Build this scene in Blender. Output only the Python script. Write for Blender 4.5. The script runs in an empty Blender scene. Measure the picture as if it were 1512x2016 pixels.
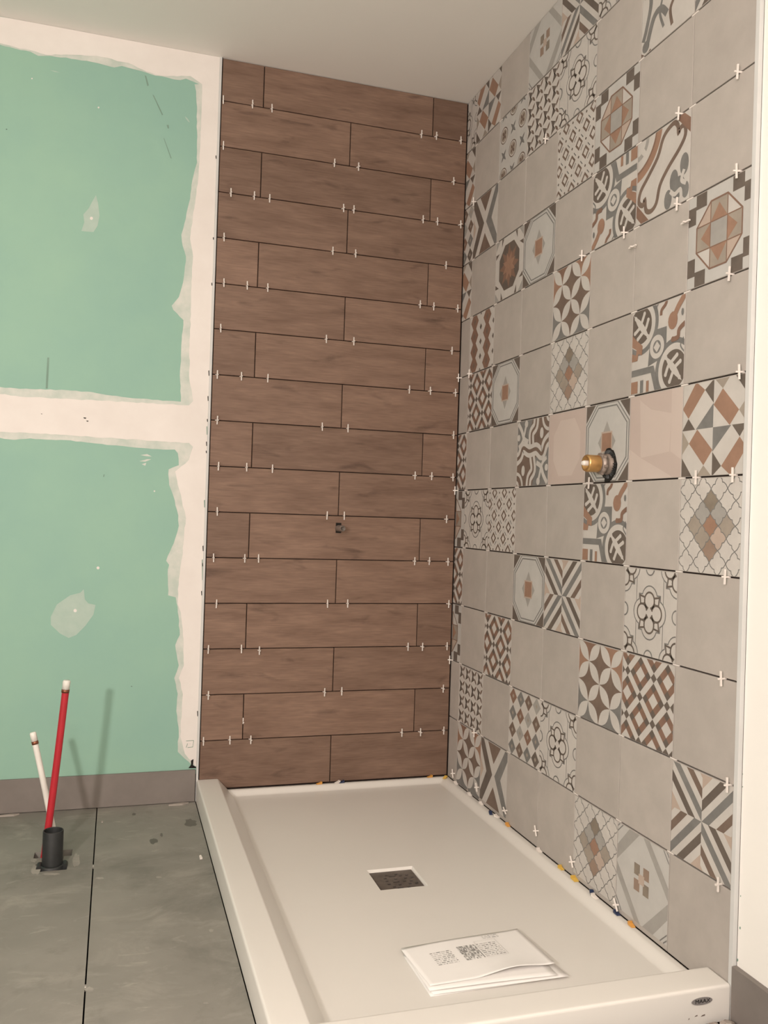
import bpy, bmesh, math, random
from mathutils import Vector, Matrix

random.seed(7)
S = bpy.context.scene
COL = S.collection
V = Vector

# ------------------------------------------------------------------ camera, light, exposure
CAM = V((-1.16989, -2.91037, 0.95262))
ROT = Matrix(((0.95488614, -0.29524546, 0.03197769),
              (0.03263831, -0.00269154, -0.9994636),
              (0.29517316, 0.95541764, 0.0070662)))      # rows: image right, image down, view direction
FPX = 1704.7
cd = bpy.data.cameras.new('camera')
cam = bpy.data.objects.new('camera', cd)
COL.objects.link(cam)
cd.sensor_fit = 'VERTICAL'
cd.sensor_height = 24.0
cd.lens = FPX / 2016.0 * 24.0
cd.clip_start = 0.02
right, down, fwd = (V(ROT[i]) for i in range(3))
m = Matrix((right, -down, -fwd)).transposed().to_4x4()
m.translation = CAM
cam.matrix_world = m
S.camera = cam

S.view_settings.view_transform = 'Standard'
S.view_settings.look = 'None'
S.view_settings.gamma = 1.0
S.view_settings.use_curve_mapping = False
S.view_settings.exposure = 0.42
S.cycles.use_denoising = True
S.cycles.max_bounces = 8
S.cycles.diffuse_bounces = 6

w = bpy.data.worlds.new('world')
S.world = w
w.use_nodes = True
w.node_tree.nodes['Background'].inputs[0].default_value = (1, 0.93, 0.85, 1)
w.node_tree.nodes['Background'].inputs[1].default_value = 0.05


def area_light(name, loc, target, size, power, color):
    ld = bpy.data.lights.new(name, 'AREA')
    ld.shape = 'DISK'
    ld.size = size
    ld.energy = power
    ld.color = color
    o = bpy.data.objects.new(name, ld)
    COL.objects.link(o)
    o.location = loc
    o.rotation_euler = (V(target) - V(loc)).to_track_quat('-Z', 'Y').to_euler()
    return o


# the work lamp standing left of the photographer, and an added bulb out of view that fills the ceiling and walls
ld = bpy.data.lights.new('work_lamp_light', 'POINT')
ld.energy = 104
ld.color = (1.0, 0.902, 0.838)
ld.shadow_soft_size = 0.055
lo = bpy.data.objects.new('work_lamp_light', ld)
COL.objects.link(lo)
lo.location = (-2.12, -3.08, 1.23)
ld = bpy.data.lights.new('ceiling_fill_light', 'POINT')
ld.energy = 24
ld.color = (1.0, 0.915, 0.845)
ld.shadow_soft_size = 0.12
lo = bpy.data.objects.new('ceiling_fill_light', ld)
COL.objects.link(lo)
lo.location = (-1.35, -3.3, 2.12)


def at(px, py, axis, val):
    """point of the photograph (1512 x 2016 frame) on the plane axis = val"""
    d = right * ((px - 756) / FPX) + down * ((py - 1008) / FPX) + fwd
    return CAM + d * ((val - CAM[axis]) / d[axis])


# ------------------------------------------------------------------ materials
MATS = {}


def srgb(c):
    return tuple(((x / 255) / 12.92 if x / 255 <= 0.04045 else ((x / 255 + 0.055) / 1.055) ** 2.4) for x in c)


def mat(name, col, rough=0.6, col2=None, scale=8.0, stretch=(1, 1, 1), detail=4, bump=0.0, bscale=60.0, metal=0.0,
        spec=0.4, lo=0.35, hi=0.7, tone=0.0, emit=None):
    """principled material whose colour is mottled by noise; 'tone' reads the per-tile attribute"""
    if name in MATS:
        return MATS[name]
    mt = bpy.data.materials.new(name)
    mt.use_nodes = True
    nt = mt.node_tree
    N, L = nt.nodes, nt.links
    b = N['Principled BSDF']
    b.inputs['Roughness'].default_value = rough
    b.inputs['Metallic'].default_value = metal
    b.inputs['Specular IOR Level'].default_value = spec
    tc = N.new('ShaderNodeTexCoord')
    mp = N.new('ShaderNodeMapping')
    mp.inputs['Scale'].default_value = stretch
    at_ = N.new('ShaderNodeAttribute')
    at_.attribute_name = 'tone'
    L.new(tc.outputs['Object'], mp.inputs['Vector'])
    add = N.new('ShaderNodeVectorMath')
    add.operation = 'MULTIPLY_ADD'
    L.new(at_.outputs['Vector'], add.inputs[0])
    add.inputs[1].default_value = (37, 91, 53)
    L.new(mp.outputs['Vector'], add.inputs[2])
    nz = N.new('ShaderNodeTexNoise')
    nz.inputs['Scale'].default_value = scale
    nz.inputs['Detail'].default_value = detail
    nz.inputs['Roughness'].default_value = 0.6
    L.new(add.outputs[0], nz.inputs['Vector'])
    rp = N.new('ShaderNodeValToRGB')
    c2 = col2 or tuple(x * 0.85 for x in col)
    rp.color_ramp.elements[0].position = lo
    rp.color_ramp.elements[0].color = (*c2, 1)
    rp.color_ramp.elements[1].position = hi
    rp.color_ramp.elements[1].color = (*col, 1)
    L.new(nz.outputs['Fac'], rp.inputs['Fac'])
    out = rp.outputs['Color']
    if tone:
        ma = N.new('ShaderNodeMath')
        ma.operation = 'MULTIPLY_ADD'
        L.new(at_.outputs['Fac'], ma.inputs[0])
        ma.inputs[1].default_value = tone * 2
        ma.inputs[2].default_value = 1 - tone
        sc = N.new('ShaderNodeVectorMath')
        sc.operation = 'SCALE'
        L.new(out, sc.inputs[0])
        L.new(ma.outputs[0], sc.inputs['Scale'])
        out = sc.outputs[0]
    L.new(out, b.inputs['Base Color'])
    if bump:
        n2 = N.new('ShaderNodeTexNoise')
        n2.inputs['Scale'].default_value = bscale
        n2.inputs['Detail'].default_value = 5
        L.new(add.outputs[0], n2.inputs['Vector'])
        bp = N.new('ShaderNodeBump')
        bp.inputs['Strength'].default_value = bump
        bp.inputs['Distance'].default_value = 0.002
        L.new(n2.outputs['Fac'], bp.inputs['Height'])
        L.new(bp.outputs[0], b.inputs['Normal'])
    MATS[name] = mt
    return mt


M_CEIL = mat('ceiling_paint', (0.80, 0.775, 0.735), 0.9, (0.79, 0.765, 0.725), 3, bump=0.1)
M_GREEN = mat('green_drywall_paper', (0.300, 0.490, 0.385), 0.75, (0.265, 0.448, 0.375), 2.2, bump=0.05)
M_COMP = mat('joint_compound', (0.80, 0.76, 0.725), 0.85, (0.74, 0.695, 0.66), 6, bump=0.2, bscale=25)
M_THIN = mat('thin_joint_compound', (0.68, 0.675, 0.63), 0.85, (0.50, 0.565, 0.51), 16, bump=0.2, bscale=25)
M_WASH = mat('compound_wash', (0.44, 0.545, 0.48), 0.85, (0.395, 0.51, 0.445), 30)
M_SMEAR = mat('dark_smear', (0.215, 0.335, 0.27), 0.8)
M_WHITEWALL = mat('white_wall_paint', (0.84, 0.82, 0.78), 0.8, (0.82, 0.80, 0.76), 5)
M_TRIM = mat('white_metal_trim', (0.62, 0.62, 0.61), 0.45, (0.57, 0.57, 0.56), 6)
M_ROOM = mat('room_wall_paint', (0.52, 0.495, 0.465), 0.9)
M_BACKER = mat('tile_adhesive', (0.035, 0.023, 0.018), 0.95)
M_TRAY = mat('white_acrylic', (0.74, 0.715, 0.675), 0.28, (0.725, 0.70, 0.66), 3, spec=0.5)
M_FLOOR = mat('grey_concrete_tile', (0.285, 0.268, 0.238), 0.62, (0.205, 0.195, 0.172), 3.4, detail=9, lo=0.3, hi=0.75,
              bump=0.08, bscale=30, tone=0.04)


def floor_mat():
    mt = bpy.data.materials['grey_concrete_tile']
    N, L = mt.node_tree.nodes, mt.node_tree.links
    b = N['Principled BSDF']
    src = b.inputs['Base Color'].links[0].from_socket
    tc = N.new('ShaderNodeTexCoord')

    def layer(src, scale, stretch, rot, p0, p1, amt, col):
        mp = N.new('ShaderNodeMapping')
        mp.inputs['Scale'].default_value = stretch
        mp.inputs['Rotation'].default_value = (0, 0, rot)
        L.new(tc.outputs['Object'], mp.inputs['Vector'])
        nz = N.new('ShaderNodeTexNoise')
        nz.inputs['Scale'].default_value = scale
        nz.inputs['Detail'].default_value = 9
        nz.inputs['Roughness'].default_value = 0.68
        nz.inputs['Distortion'].default_value = 0.6
        L.new(mp.outputs[0], nz.inputs['Vector'])
        mr = N.new('ShaderNodeMapRange')
        mr.inputs['From Min'].default_value = p0
        mr.inputs['From Max'].default_value = p1
        mr.inputs['To Max'].default_value = amt
        L.new(nz.outputs['Fac'], mr.inputs['Value'])
        mx = N.new('ShaderNodeMix')
        mx.data_type = 'RGBA'
        L.new(mr.outputs[0], mx.inputs['Factor'])
        L.new(src, mx.inputs['A'])
        mx.inputs['B'].default_value = (*col, 1)
        return mx.outputs['Result']

    c = layer(src, 5, (1, 1.6, 1), 0.5, 0.52, 0.72, 0.75, (0.36, 0.335, 0.295))
    c = layer(c, 11, (1, 2.6, 1), -0.7, 0.60, 0.74, 0.55, (0.42, 0.39, 0.34))
    c = layer(c, 3.5, (1, 1, 1), 0.2, 0.53, 0.70, 0.55, (0.13, 0.125, 0.108))
    L.new(c, b.inputs['Base Color'])


floor_mat()
M_FLOORSPOT = mat('floor_wet_spot', (0.13, 0.122, 0.105), 0.5)
M_FLOORDUST = mat('floor_mortar_dust', (0.37, 0.345, 0.305), 0.9, (0.27, 0.255, 0.225), 25)
M_BASE = mat('taupe_baseboard_tile', (0.230, 0.202, 0.184), 0.6, (0.190, 0.166, 0.150), 7, detail=8, tone=0.03)
M_SPACER = mat('white_spacer_plastic', (0.86, 0.80, 0.75), 0.4)
M_ORANGE = mat('orange_plastic', (0.75, 0.38, 0.09), 0.4)
M_YELLOW = mat('yellow_plastic', (0.76, 0.50, 0.10), 0.4)
M_BLUE = mat('blue_plastic', (0.035, 0.05, 0.11), 0.35)
M_BLACK = mat('black_plastic', (0.016, 0.017, 0.018), 0.5, (0.024, 0.026, 0.026), 40)
M_RED = mat('red_pex', (0.46, 0.022, 0.035), 0.38, (0.40, 0.02, 0.03), 20)
M_WPIPE = mat('white_pex', (0.82, 0.80, 0.74), 0.4)
M_COPPER = mat('copper_ring', (0.30, 0.12, 0.07), 0.35, metal=0.7)
M_BRASS = mat('brass', (0.72, 0.44, 0.18), 0.28, (0.60, 0.34, 0.13), 15, metal=0.85)
M_NICKEL = mat('dirty_nickel', (0.40, 0.33, 0.29), 0.45, (0.26, 0.21, 0.18), 60, metal=0.5)
M_GRATE = mat('dusty_metal_grate', (0.20, 0.17, 0.15), 0.55, (0.13, 0.11, 0.095), 40, metal=0.4)
M_DARK = mat('dark_void', (0.012, 0.010, 0.008), 0.9)
M_PAPER = mat('white_paper', (0.84, 0.82, 0.80), 0.8, (0.80, 0.78, 0.76), 5)
M_INK = mat('grey_print', (0.40, 0.39, 0.37), 0.8, (0.20, 0.195, 0.19), 120)
M_INKLIGHT = mat('pale_print', (0.60, 0.58, 0.56), 0.8)
M_RUBBLE = mat('mortar_rubble', (0.55, 0.50, 0.45), 0.95, (0.16, 0.12, 0.10), 60)
M_CHIP = mat('tile_chip', (0.42, 0.37, 0.33), 0.8)
M_LOGO = mat('logo_grey', (0.24, 0.225, 0.22), 0.4)

# wood look porcelain: long stretched grain plus broad patches
def wood_mat():
    mt = bpy.data.materials.new('wood_look_porcelain')
    mt.use_nodes = True
    N, L = mt.node_tree.nodes, mt.node_tree.links
    b = N['Principled BSDF']
    b.inputs['Roughness'].default_value = 0.55
    b.inputs['Specular IOR Level'].default_value = 0.3
    tc = N.new('ShaderNodeTexCoord')
    a = N.new('ShaderNodeAttribute')
    a.attribute_name = 'tone'

    def noise(scale, stretch, detail, dist=0.0):
        mp = N.new('ShaderNodeMapping')
        mp.inputs['Scale'].default_value = stretch
        L.new(tc.outputs['Object'], mp.inputs['Vector'])
        ad = N.new('ShaderNodeVectorMath')
        ad.operation = 'MULTIPLY_ADD'
        L.new(a.outputs['Vector'], ad.inputs[0])
        ad.inputs[1].default_value = (41, 0, 77)
        L.new(mp.outputs[0], ad.inputs[2])
        n = N.new('ShaderNodeTexNoise')
        n.inputs['Scale'].default_value = scale
        n.inputs['Detail'].default_value = detail
        n.inputs['Distortion'].default_value = dist
        L.new(ad.outputs[0], n.inputs['Vector'])
        return n.outputs['Fac']

    def ramp(src, p0, c0, p1, c1):
        r = N.new('ShaderNodeValToRGB')
        r.color_ramp.elements[0].position = p0
        r.color_ramp.elements[0].color = (*c0, 1)
        r.color_ramp.elements[1].position = p1
        r.color_ramp.elements[1].color = (*c1, 1)
        L.new(src, r.inputs['Fac'])
        return r.outputs['Color']

    def mul(c1, c2):
        x = N.new('ShaderNodeVectorMath')
        x.operation = 'MULTIPLY'
        L.new(c1, x.inputs[0])
        L.new(c2, x.inputs[1])
        return x.outputs[0]

    base = ramp(noise(5, (1, 1, 5), 7, 0.3), 0.30, (0.172, 0.106, 0.076), 0.72, (0.248, 0.160, 0.118))
    fine = ramp(noise(16, (1, 1, 16), 8, 0.1), 0.30, (0.82, 0.81, 0.80), 0.66, (1.08, 1.075, 1.07))
    knots = ramp(noise(6, (1, 1, 3.6), 7, 0.5), 0.26, (0.58, 0.57, 0.57), 0.40, (1, 1, 1))
    c = mul(mul(base, fine), knots)
    tn = N.new('ShaderNodeMath')
    tn.operation = 'MULTIPLY_ADD'
    L.new(a.outputs['Fac'], tn.inputs[0])
    tn.inputs[1].default_value = 0.22
    tn.inputs[2].default_value = 0.86
    sc = N.new('ShaderNodeVectorMath')
    sc.operation = 'SCALE'
    L.new(c, sc.inputs[0])
    L.new(tn.outputs[0], sc.inputs['Scale'])
    L.new(sc.outputs[0], b.inputs['Base Color'])
    return mt


M_WOOD = wood_mat()

# ceramic colours of the patterned wall
INK = {
    'plain': mat('tile_plain', (0.445, 0.405, 0.372), 0.6, (0.395, 0.360, 0.330), 14, detail=7, tone=0.045),
    'pink': mat('tile_film_pink', (0.50, 0.41, 0.37), 0.5, (0.48, 0.395, 0.355), 9),
    'pink2': mat('tile_film_pale', (0.55, 0.465, 0.42), 0.5, (0.53, 0.445, 0.40), 9),
    'white': mat('tile_white', (0.545, 0.515, 0.480), 0.6, (0.49, 0.462, 0.432), 18, detail=6),
    'cool': mat('tile_cool_white', (0.50, 0.485, 0.462), 0.6, (0.455, 0.442, 0.42), 18, detail=6),
    'brown': mat('tile_brown', (0.185, 0.132, 0.103), 0.6, (0.148, 0.106, 0.084), 30, detail=6),
    'dark': mat('tile_dark_brown', (0.138, 0.112, 0.093), 0.6, (0.112, 0.090, 0.076), 30, detail=6),
    'rust': mat('tile_rust', (0.235, 0.140, 0.100), 0.6, (0.195, 0.118, 0.086), 30, detail=6),
    'orange': mat('tile_orange', (0.325, 0.195, 0.135), 0.6, (0.275, 0.165, 0.115), 30, detail=6),
    'grey': mat('tile_grey', (0.20, 0.195, 0.185), 0.6, (0.16, 0.155, 0.148), 30, detail=6),
    'pale': mat('tile_pale_grey', (0.345, 0.33, 0.305), 0.6, (0.31, 0.295, 0.275), 30, detail=6),
    'beige': mat('tile_beige', (0.335, 0.29, 0.24), 0.6, (0.29, 0.25, 0.21), 30, detail=6),
    'khaki': mat('tile_khaki', (0.245, 0.205, 0.160), 0.6, (0.20, 0.165, 0.13), 30, detail=6),
    'tan': mat('tile_tan', (0.30, 0.215, 0.165), 0.6, (0.26, 0.185, 0.14), 30, detail=6),
    'peach': mat('tile_peach', (0.45, 0.36, 0.30), 0.6, (0.42, 0.335, 0.28), 30, detail=6),
}

# ------------------------------------------------------------------ builders


class MB:
    """collects faces and links them as one mesh object"""

    def __init__(self):
        self.v, self.f, self.m, self.t, self.mats = [], [], [], [], []
        self.smooth = []
        self.tone = 0.5

    def mi(self, mt):
        if mt not in self.mats:
            self.mats.append(mt)
        return self.mats.index(mt)

    def face(self, pts, mt, smooth=False):
        n = len(self.v)
        self.v += [tuple(p) for p in pts]
        self.t += [self.tone] * len(pts)
        self.f.append(tuple(range(n, n + len(pts))))
        self.m.append(self.mi(mt))
        self.smooth.append(smooth)

    def mesh(self, verts, faces, mt, smooth=False):
        n = len(self.v)
        self.v += [tuple(p) for p in verts]
        self.t += [self.tone] * len(verts)
        i = self.mi(mt)
        for f in faces:
            self.f.append(tuple(n + k for k in f))
            self.m.append(i)
            self.smooth.append(smooth)

    def box(self, a, b, mt, bevel=0.0):
        x0, x1 = sorted((a[0], b[0])); y0, y1 = sorted((a[1], b[1])); z0, z1 = sorted((a[2], b[2]))
        bm = bmesh.new()
        bmesh.ops.create_cube(bm, size=1)
        for q in bm.verts:
            q.co = V(((x0 + x1) / 2 + q.co.x * (x1 - x0), (y0 + y1) / 2 + q.co.y * (y1 - y0), (z0 + z1) / 2 + q.co.z * (z1 - z0)))
        if bevel:
            bmesh.ops.bevel(bm, geom=bm.edges[:] , offset=bevel, segments=2, affect='EDGES', profile=0.6)
        self.bm(bm, mt)

    def bm(self, bm, mt, smooth=False, M=None):
        if M is not None:
            bm.transform(M)
        bm.verts.index_update()
        self.mesh([q.co for q in bm.verts], [[q.index for q in f.verts] for f in bm.faces], mt, smooth)
        bm.free()

    def tube(self, p0, p1, r0, r1, mt, n=24, cap0=True, cap1=True, smooth=True):
        p0, p1 = V(p0), V(p1)
        d = (p1 - p0).normalized()
        a = d.orthogonal().normalized()
        b = d.cross(a)
        ring = lambda p, r: [p + (a * math.cos(2 * math.pi * i / n) + b * math.sin(2 * math.pi * i / n)) * r for i in range(n)]
        A, B = ring(p0, r0), ring(p1, r1)
        self.mesh(A + B, [(i, (i + 1) % n, n + (i + 1) % n, n + i) for i in range(n)], mt, smooth)
        if cap0:
            self.face(A[::-1], mt)
        if cap1:
            self.face(B, mt)

    def lathe(self, origin, axis, prof, mt, n=28, smooth=True):
        """prof: list of (distance along the axis, radius)"""
        o, d = V(origin), V(axis).normalized()
        a = d.orthogonal().normalized()
        b = d.cross(a)
        vs, fs = [], []
        for s, r in prof:
            vs += [o + d * s + (a * math.cos(2 * math.pi * i / n) + b * math.sin(2 * math.pi * i / n)) * r for i in range(n)]
        for k in range(len(prof) - 1):
            fs += [(k * n + i, k * n + (i + 1) % n, (k + 1) * n + (i + 1) % n, (k + 1) * n + i) for i in range(n)]
        self.mesh(vs, fs, mt, smooth)

    def prism(self, pts, z0, z1, mt):
        n = len(pts)
        A = [(p[0], p[1], z0) for p in pts]
        B = [(p[0], p[1], z1) for p in pts]
        self.face(A[::-1], mt)
        self.face(B, mt)
        for i in range(n):
            j = (i + 1) % n
            self.face([A[i], A[j], B[j], B[i]], mt)

    def build(self, name, parent=None, loc=(0, 0, 0), weld=False, shift=(0, 0, 0)):
        me = bpy.data.meshes.new(name)
        s = V(shift)
        me.from_pydata([V(p) - s for p in self.v], [], self.f)
        for mt in self.mats:
            me.materials.append(mt)
        me.polygons.foreach_set('material_index', self.m)
        me.polygons.foreach_set('use_smooth', self.smooth)
        at_ = me.attributes.new('tone', 'FLOAT', 'POINT')
        at_.data.foreach_set('value', self.t)
        me.update()
        o = bpy.data.objects.new(name, me)
        COL.objects.link(o)
        if parent:
            o.parent = parent
        o.location = loc
        return o


def tag(o, label=None, cat=None, group=None, kind=None):
    if label: o['label'] = label
    if cat: o['category'] = cat
    if group: o['group'] = group
    if kind: o['kind'] = kind
    return o


def empty(name, loc, rot=(0, 0, 0)):
    o = bpy.data.objects.new(name, None)
    COL.objects.link(o)
    o.location = loc
    o.rotation_euler = rot
    o.empty_display_size = 0.02
    return o


def copy_tree(o, parent=None):
    c = o.copy()
    COL.objects.link(c)
    c.parent = parent
    for ch in list(o.children):
        copy_tree(ch, c)
    return c


def struct(o, label=None, cat=None):
    return tag(o, label, cat, None, 'structure')


# ------------------------------------------------------------------ dimensions
CEIL = 2.464
P_M = 0.203                                   # pitch of the patterned tiles
C0 = 0.0840                                   # first upright joint, distance from the corner
CE = 1.497                                    # outer end of the tiled part
ZJ = lambda r: 1.4661 - P_M * r               # level joints of the patterned wall, r = -4 .. 6
YJ = lambda c: -(C0 + P_M * c)                # upright joints, c = 0 .. 6
P_W = 0.15184
ZW = lambda i: 2.3222 - P_W * (i - 1)         # level joints of the plank wall, i = 1 .. 15
XL, XA, XM, XB = -0.880, -0.7414, -0.4358, -0.1336
TH = 0.009

# ------------------------------------------------------------------ walls, ceiling, floor
RX0, RY0 = -3.0, -4.3
b = MB(); b.box((RX0, RY0, CEIL), (0.15, 0.15, CEIL + 0.08), M_CEIL)
struct(b.build('ceiling'), 'plain off-white painted ceiling above the shower', 'ceiling')
b = MB()
b.box((RX0 - 0.08, RY0, -0.05), (RX0, 0.0, CEIL), M_ROOM)
struct(b.build('wall_left'), 'plain wall of the room left of the photographer', 'wall')
b = MB()
b.box((RX0, RY0 - 0.08, -0.05), (0.15, RY0, CEIL), M_ROOM)
struct(b.build('wall_front'), 'plain wall of the room behind the photographer', 'wall')

# back wall: green board and the substrate behind the planks
wb = MB()
wb.box((RX0, TH, -0.05), (0.15, 0.12, CEIL), M_BACKER)
wall_back = struct(wb.build('wall_back'), 'back wall, green drywall on the left and brown wood-look planks on the right', 'wall')
dw = MB()
XG = -0.8905
dw.box((RX0, 0.0, 0.09), (XG, TH - 0.0005, CEIL), M_GREEN)


def on_wall(b, pts, mt, off):
    if len(pts) > 60:                                              # troweled edges are never straight
        rj, out = random.Random(len(pts)), []
        for (xa, ya), (xb, yb) in zip(pts, pts[1:] + pts[:1]):
            n = max(1, int(math.hypot(xb - xa, yb - ya) / 9)) if -10 < xa < 400 else 1
            for k in range(n):
                j = 1.1 if k and xa < 395 and not (xa < 5 and xb > 400) else 0
                out.append((xa + (xb - xa) * k / n + rj.uniform(-j, j), ya + (yb - ya) * k / n + rj.uniform(-j, j)))
        pts = out
    q = [at(x, y, 1, 0.0) for x, y in pts]
    b.face([(min(XG - 0.0002, max(-2.2, p.x)), -off, min(p.z, CEIL - 0.0005)) for p in q][::-1], mt)


L1, L2, L3, L4 = 0.0005, 0.0009, 0.0013, 0.0017
# feathered edges first, then the thick compound
on_wall(dw, [(-120, 70), (-120, 20), (0, 33), (436, 108), (430, 300), (425, 430), (421, 620), (414, 870), (405, 1110), (396, 1330), (389, 1500),
             (385, 1512), (377, 1506), (350, 1480), (352, 1440), (347, 1400), (350, 1366), (343, 1335), (352, 1310), (345, 1270), (354, 1250), (350, 1205),
             (346, 1176), (331, 1172), (330, 1130), (333, 1112), (327, 1104), (345, 1060), (352, 1035), (351, 1015), (344, 985), (333, 955), (332, 924), (352, 916),
             (350, 892), (344, 885), (300, 884), (240, 878), (180, 872), (120, 866), (60, 863), (28, 866), (0, 862), (-120, 858), (-120, 752), (0, 762), (60, 766),
             (130, 768), (190, 774), (260, 784), (330, 789), (356, 791), (354, 740), (358, 660), (361, 630), (341, 610), (338, 602), (352, 585), (362, 545),
             (366, 505), (358, 475), (357, 462), (363, 440), (372, 400), (381, 345), (388, 320), (388, 240), (386, 180), (383, 166), (392, 166),
             (381, 161), (366, 155), (355, 158), (330, 153), (306, 149), (288, 143), (262, 136), (240, 130), (225, 133), (205, 128), (180, 122), (140, 116),
             (100, 110), (75, 110), (60, 102), (30, 96), (0, 88), (-120, 75)], M_THIN, L1)
on_wall(dw, [(-120, 60), (-120, 20), (0, 33), (436, 108), (432, 300), (427, 430), (422, 620), (415, 870), (406, 1110), (397, 1330), (390, 1500),
             (387, 1509), (380, 1502), (364, 1484), (355, 1450), (358, 1400), (360, 1366), (352, 1335), (362, 1310), (360, 1250), (356, 1206),
             (350, 1190), (352, 1140), (358, 1100), (362, 1060), (366, 1020), (358, 985), (350, 955), (345, 928), (350, 924), (372, 905), (380, 880), (372, 872),
             (300, 868), (240, 864), (180, 860), (120, 856), (60, 853), (0, 850), (-120, 845), (-120, 768), (0, 776), (60, 782), (130, 785),
             (200, 789), (260, 792), (330, 796), (372, 798), (380, 790), (372, 740), (374, 660), (376, 600), (378, 545),
             (380, 505), (374, 470), (384, 400), (391, 345), (396, 240), (398, 180), (398, 166), (375, 150), (330, 150),
             (306, 147), (288, 141), (262, 128), (240, 122), (190, 110), (140, 108), (90, 108), (60, 99), (30, 93), (0, 85), (-120, 70)], M_COMP, L2)
# patches over the screws
on_wall(dw, [(189, 384), (193, 400), (196, 425), (192, 445), (184, 457), (160, 455), (166, 438), (164, 422), (175, 410), (181, 398)], M_WASH, L1)
on_wall(dw, [(165, 1160), (167, 1180), (174, 1188), (188, 1191), (184, 1210), (168, 1232), (150, 1250), (135, 1256), (118, 1247), (100, 1230), (100, 1214),
             (112, 1190), (138, 1172), (158, 1167)], M_WASH, L1)
for x, y, r in ((180, 430, 3.2), (193, 1118, 3.0), (148, 1202, 3.4), (194, 212, 1.8), (304, 967, 1.6), (63, 155, 1.5)):
    on_wall(dw, [(x + r * math.cos(k * 0.785), y + r * math.sin(k * 0.785)) for k in range(8)], M_COMP, L3)
on_wall(dw, [(364, 229), (369, 233), (374, 241), (371, 240), (366, 234)], M_WASH, L1)
on_wall(dw, [(98, 138), (110, 140), (118, 143), (108, 142)], M_WASH, L1)
for pts in ([(276, 896), (290, 894), (299, 899), (288, 898)], [(274, 908), (290, 904), (298, 904), (286, 909)], [(279, 914), (288, 911), (286, 917)]):
    on_wall(dw, pts, M_THIN, L1)
on_wall(dw, [(285, 148), (288, 150), (293, 168), (290, 170)], M_SMEAR, L1)
on_wall(dw, [(300, 186), (303, 188), (321, 226), (319, 227)], M_SMEAR, L1)
on_wall(dw, [(328, 246), (332, 246), (333, 253), (330, 253)], M_SMEAR, L1)
on_wall(dw, [(322, 272), (323, 272), (338, 312), (336, 312)], M_SMEAR, L1)
on_wall(dw, [(93, 704), (97, 704), (94, 765), (90, 765)], M_SMEAR, L1)
on_wall(dw, [(204, 934), (206, 934), (205, 939), (203, 939)], M_SMEAR, L1)
for x, y, s in ((167, 823, 3), (172, 829, 2.4), (82, 815, 1.5), (13, 255, 1.6), (259, 1351, 1.4)):
    on_wall(dw, [(x - s, y - s * .4), (x + s, y - s * .2), (x + s * .6, y + s * .5), (x - s * .5, y + s * .3)], M_DARK, L4)
# pencilled square near the foot of the compound, crumbled bottom corner, nicks beside the planks
for pts in ([(366, 1458), (381, 1457)], [(381, 1457), (379, 1470)], [(379, 1470), (369, 1471)], [(369, 1463), (366, 1471)], [(373, 1463), (374.4, 1464)]):
    (xa, ya), (xb, yb) = pts
    on_wall(dw, [(xa, ya), (xb, yb), (xb + .7, yb + .9), (xa + .7, ya + .9)], M_SMEAR, L4)
on_wall(dw, [(376, 1497), (381, 1494), (380, 1506), (386, 1510), (386, 1512), (371, 1512), (376, 1505)], M_DARK, L4)
on_wall(dw, [(382, 1498), (386, 1497), (386, 1508), (383, 1507)], M_COMP, L4 + .0004)
for y, h, d in ((310, 6, 1), (470, 4, 1), (560, 5, 1), (735, 10, 1), (785, 9, 1), (828, 5, 1), (848, 16, 1), (874, 8, 1), (890, 4, 1), (992, 14, 1.2),
                (1080, 10, 1), (1112, 6, 1), (1122, 40, 1), (1168, 8, 1), (1405, 10, 1)):
    x = 436 - (y - 108) * 0.0332 - 4
    on_wall(dw, [(x - d, y - h / 2), (x + d * .6, y - h / 2 - 1), (x + d, y + h / 2), (x - d * .5, y + h / 2)], M_SMEAR if h > 12 else M_DARK, L4)
dwo = dw.build('green_drywall', wall_back)
dwo['label'] = 'green moisture board with white joint compound along its seams'

# metal edge trim between board and planks
tb = MB()
tb.box((XG, -0.0035, 0.0), (XL - 0.0035, TH, CEIL), M_TRIM)
tb.box((XL - 0.0035, -0.0015, 0.0), (XL - 0.001, TH, CEIL), M_DARK)
tb.build('edge_trim', wall_back)

# planks
G = 0.0015


def slab(b, u0, u1, v0, v1, mapf, mt, bev=0.0012, depth=TH):
    """tile with an eased edge; mapf(u, v, n) -> xyz, n outwards from the tile face"""
    q = [(u0, v0), (u1, v0), (u1, v1), (u0, v1)]
    i = [(u0 + bev, v0 + bev), (u1 - bev, v0 + bev), (u1 - bev, v1 - bev), (u0 + bev, v1 - bev)]
    vs = [mapf(u, v, 0) for u, v in i] + [mapf(u, v, -bev * .7) for u, v in q] + [mapf(u, v, -depth) for u, v in q]
    fs = [(0, 1, 2, 3)]
    for k in range(4):
        j = (k + 1) % 4
        fs += [(4 + k, 4 + j, j, k), (8 + k, 8 + j, 4 + j, 4 + k)]
    b.mesh(vs, fs, mt)


pk = MB()
wmap = lambda u, v, n: (u, -n, v)
rows = [CEIL] + [ZW(i) for i in range(1, 16)] + [0.0355]
rt = random.Random(3)
for r in range(16):
    top, bot = rows[r] - (G if r else 0.002), rows[r + 1] + G
    js = [XL, XA, XB, -0.002] if r % 2 == 0 else [XL, XM, -0.002]
    for k in range(len(js) - 1):
        pk.tone = rt.random()
        if r == 0 and k == 2: pk.tone = 0.0
        slab(pk, js[k] + (G if k else 0), js[k + 1] - G, bot, top, wmap, M_WOOD)
pko = pk.build('wood_look_planks', wall_back)
pko['label'] = 'brown wood-look porcelain planks laid in running bond with dark open joints'

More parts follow.
